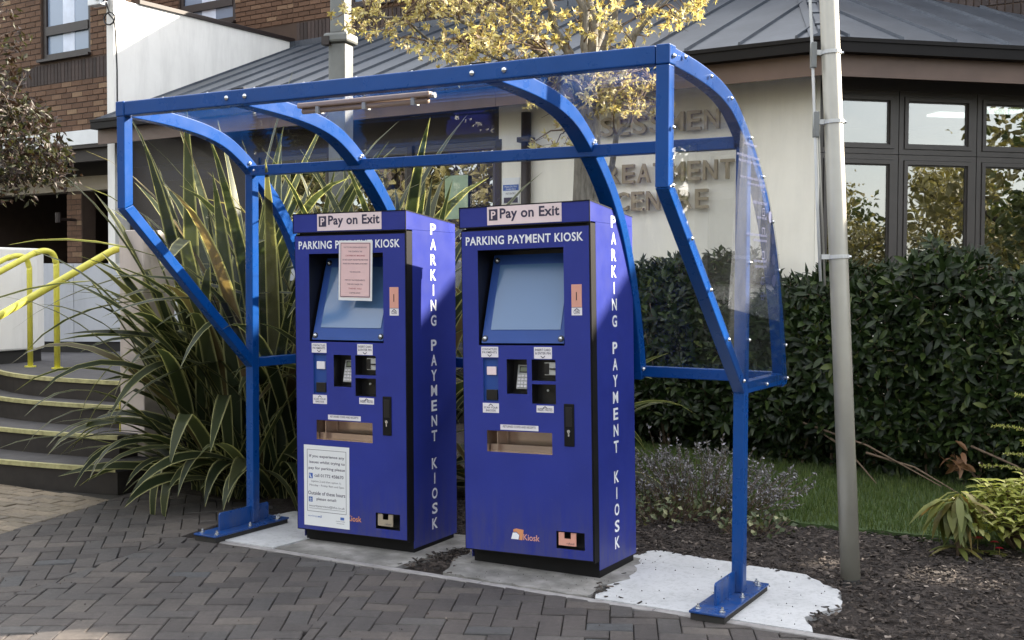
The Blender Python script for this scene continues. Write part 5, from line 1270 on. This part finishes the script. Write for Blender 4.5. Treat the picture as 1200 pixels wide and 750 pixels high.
# --- surrounding trees out of frame: they throw the shade and fill the window reflections
def big_tree(name, loc, label, ht, cr, mat, seed, n=1500, ls=.16, base=.25, group='trees around the car park'):
    R = random.Random(seed); B = Vector(loc); o = empty(name, B, label, 'tree', group); T = Matrix.Translation(-B)
    MB().tube([B, B+Vector((.05, 0, ht*.3)), B+Vector((0, .05, ht*.7))], [.03*ht+.03, .025*ht, .012*ht], 9).build('trunk', 'bark_dark', o, T=T, smooth=True)
    f = MB(); l = MB(); cl = []
    for k in range(26):
        a = R.uniform(0, 6.3); z = R.uniform(base, .95); r_ = cr*math.sqrt(max(.05, 1-((z-(base+.42))/.58)**2))*R.uniform(.35, .95); c = B+Vector((cos(a)*r_, sin(a)*r_, z*ht)); cl.append(c)
        limb(l, B+Vector((0, 0, max(.2*ht, z*ht*(.6 if base < .6 else .93)))), c, .01*ht, .004*ht, R, .1, 4)
    for k in range(n):
        c = cl[k % 26]+Vector((R.gauss(0, cr*.17), R.gauss(0, cr*.17), R.gauss(0, ht*(.05 if base < .6 else .025))))
        leaf_mesh(f, c, rdir(R, -.1), rdir(R), ls*R.uniform(.7, 1.4), ls*R.uniform(.5, .8), 1, .2)
    l.build('limbs', 'bark_dark', o, T=T); t2 = f.build('foliage', mat, o, T=T); t2['kind'] = 'stuff'
big_tree('shade_tree', (6.3, 7.9, -.1), 'high crowned tree added outside this view to dapple the bark bed', 6.2, 2.0, 'evergreen', 111, 380, .22, .6)  # added out of view, crown raised and thinned to dapple the sun patch
protos = {}
def copy_thing(o, loc, rz, sc_):
    c = o.copy(); C.objects.link(c); c.location = loc; c.rotation_euler = (0, 0, rz); c.scale = (sc_, sc_, sc_)
    for ch in o.children: d_ = ch.copy(); C.objects.link(d_); d_.parent = c
    return c
R = random.Random(5)
for x, y, h, c, m in ((30, -8, 6.3, 3, 'tree_green'), (33, -3.5, 6, 3, 'tree_gold'), (31, -13, 7, 3, 'tree_gold'), (28, 1.5, 5.6, 2.6, 'tree_green'), (34, -18, 7.5, 3.5, 'tree_green'), (27, -5.5, 5, 2.6, 'tree_gold'), (26, -10.5, 5, 2.6, 'tree_green'), (29, -1.5, 5.5, 3, 'tree_gold'), (25, -14.5, 5, 3, 'tree_gold'),
                      (-14, -12, 8, 3.4, 'tree_gold'), (-19, -9, 8, 3.4, 'tree_gold'), (-17, -16, 8.5, 3.4, 'tree_gold'), (-22, -13, 9, 3.4, 'tree_gold'), (-11, -16, 8, 3.4, 'tree_gold'), (-7, -15, 8, 3.4, 'tree_green'), (-3, -18, 9, 3.6, 'tree_gold'), (4, -19, 9, 3.6, 'tree_green'), (11, -17, 8, 3.4, 'tree_gold'), (18, -15, 8, 3.4, 'tree_green'), (-24, -5, 9, 3.6, 'tree_green'),
                      (13, 8, 6, 3, 'tree_green'), (15, 4, 6, 3, 'tree_gold'), (17, 12, 6.5, 3, 'tree_green'), (19, 8, 7, 3, 'tree_gold'), (10, 6.6, 4.6, 2, 'tree_green'), (12.5, 5.6, 5, 2.4, 'tree_green'), (11.5, 9.4, 5, 2.4, 'tree_green'), (14, 9.8, 6, 2.4, 'tree_green'), (7.6, 11.6, 5.6, 2.4, 'tree_green'), (9.6, 11.2, 5.4, 2.4, 'tree_green'), (11, 13, 6, 2.4, 'tree_green'), (8.8, 13.4, 6, 2.4, 'tree_green'), (6.4, 12.8, 6, 2.4, 'tree_green')):
    if m not in protos:
        big_tree('park_tree', (x, y, -.1), 'leafy tree at the far side of the car park, standing outside this view', 8, 3.6, m, 201, 3400, .27, .1)
        protos[m] = [o for o in C.objects if o.name.startswith('park_tree')][-1]; protos[m].scale = (h/8,)*3
    else: copy_thing(protos[m], (x, y, -.1), R.uniform(0, 6.3), h/8)

ov = MB(); c_ = Vector((-3.0, .62, 1.34)); dv_ = (CAM-c_).normalized()
ov.tube([c_-dv_*.03, c_-dv_*.02, c_+dv_*.02, c_+dv_*.03], [.05, .065, .065, .05], 20)
o = ov.build('cream_disc', 'cream_tape', smooth=True); tag(o, 'round cream disc half hidden among the flax leaves behind the left glass', 'disc')
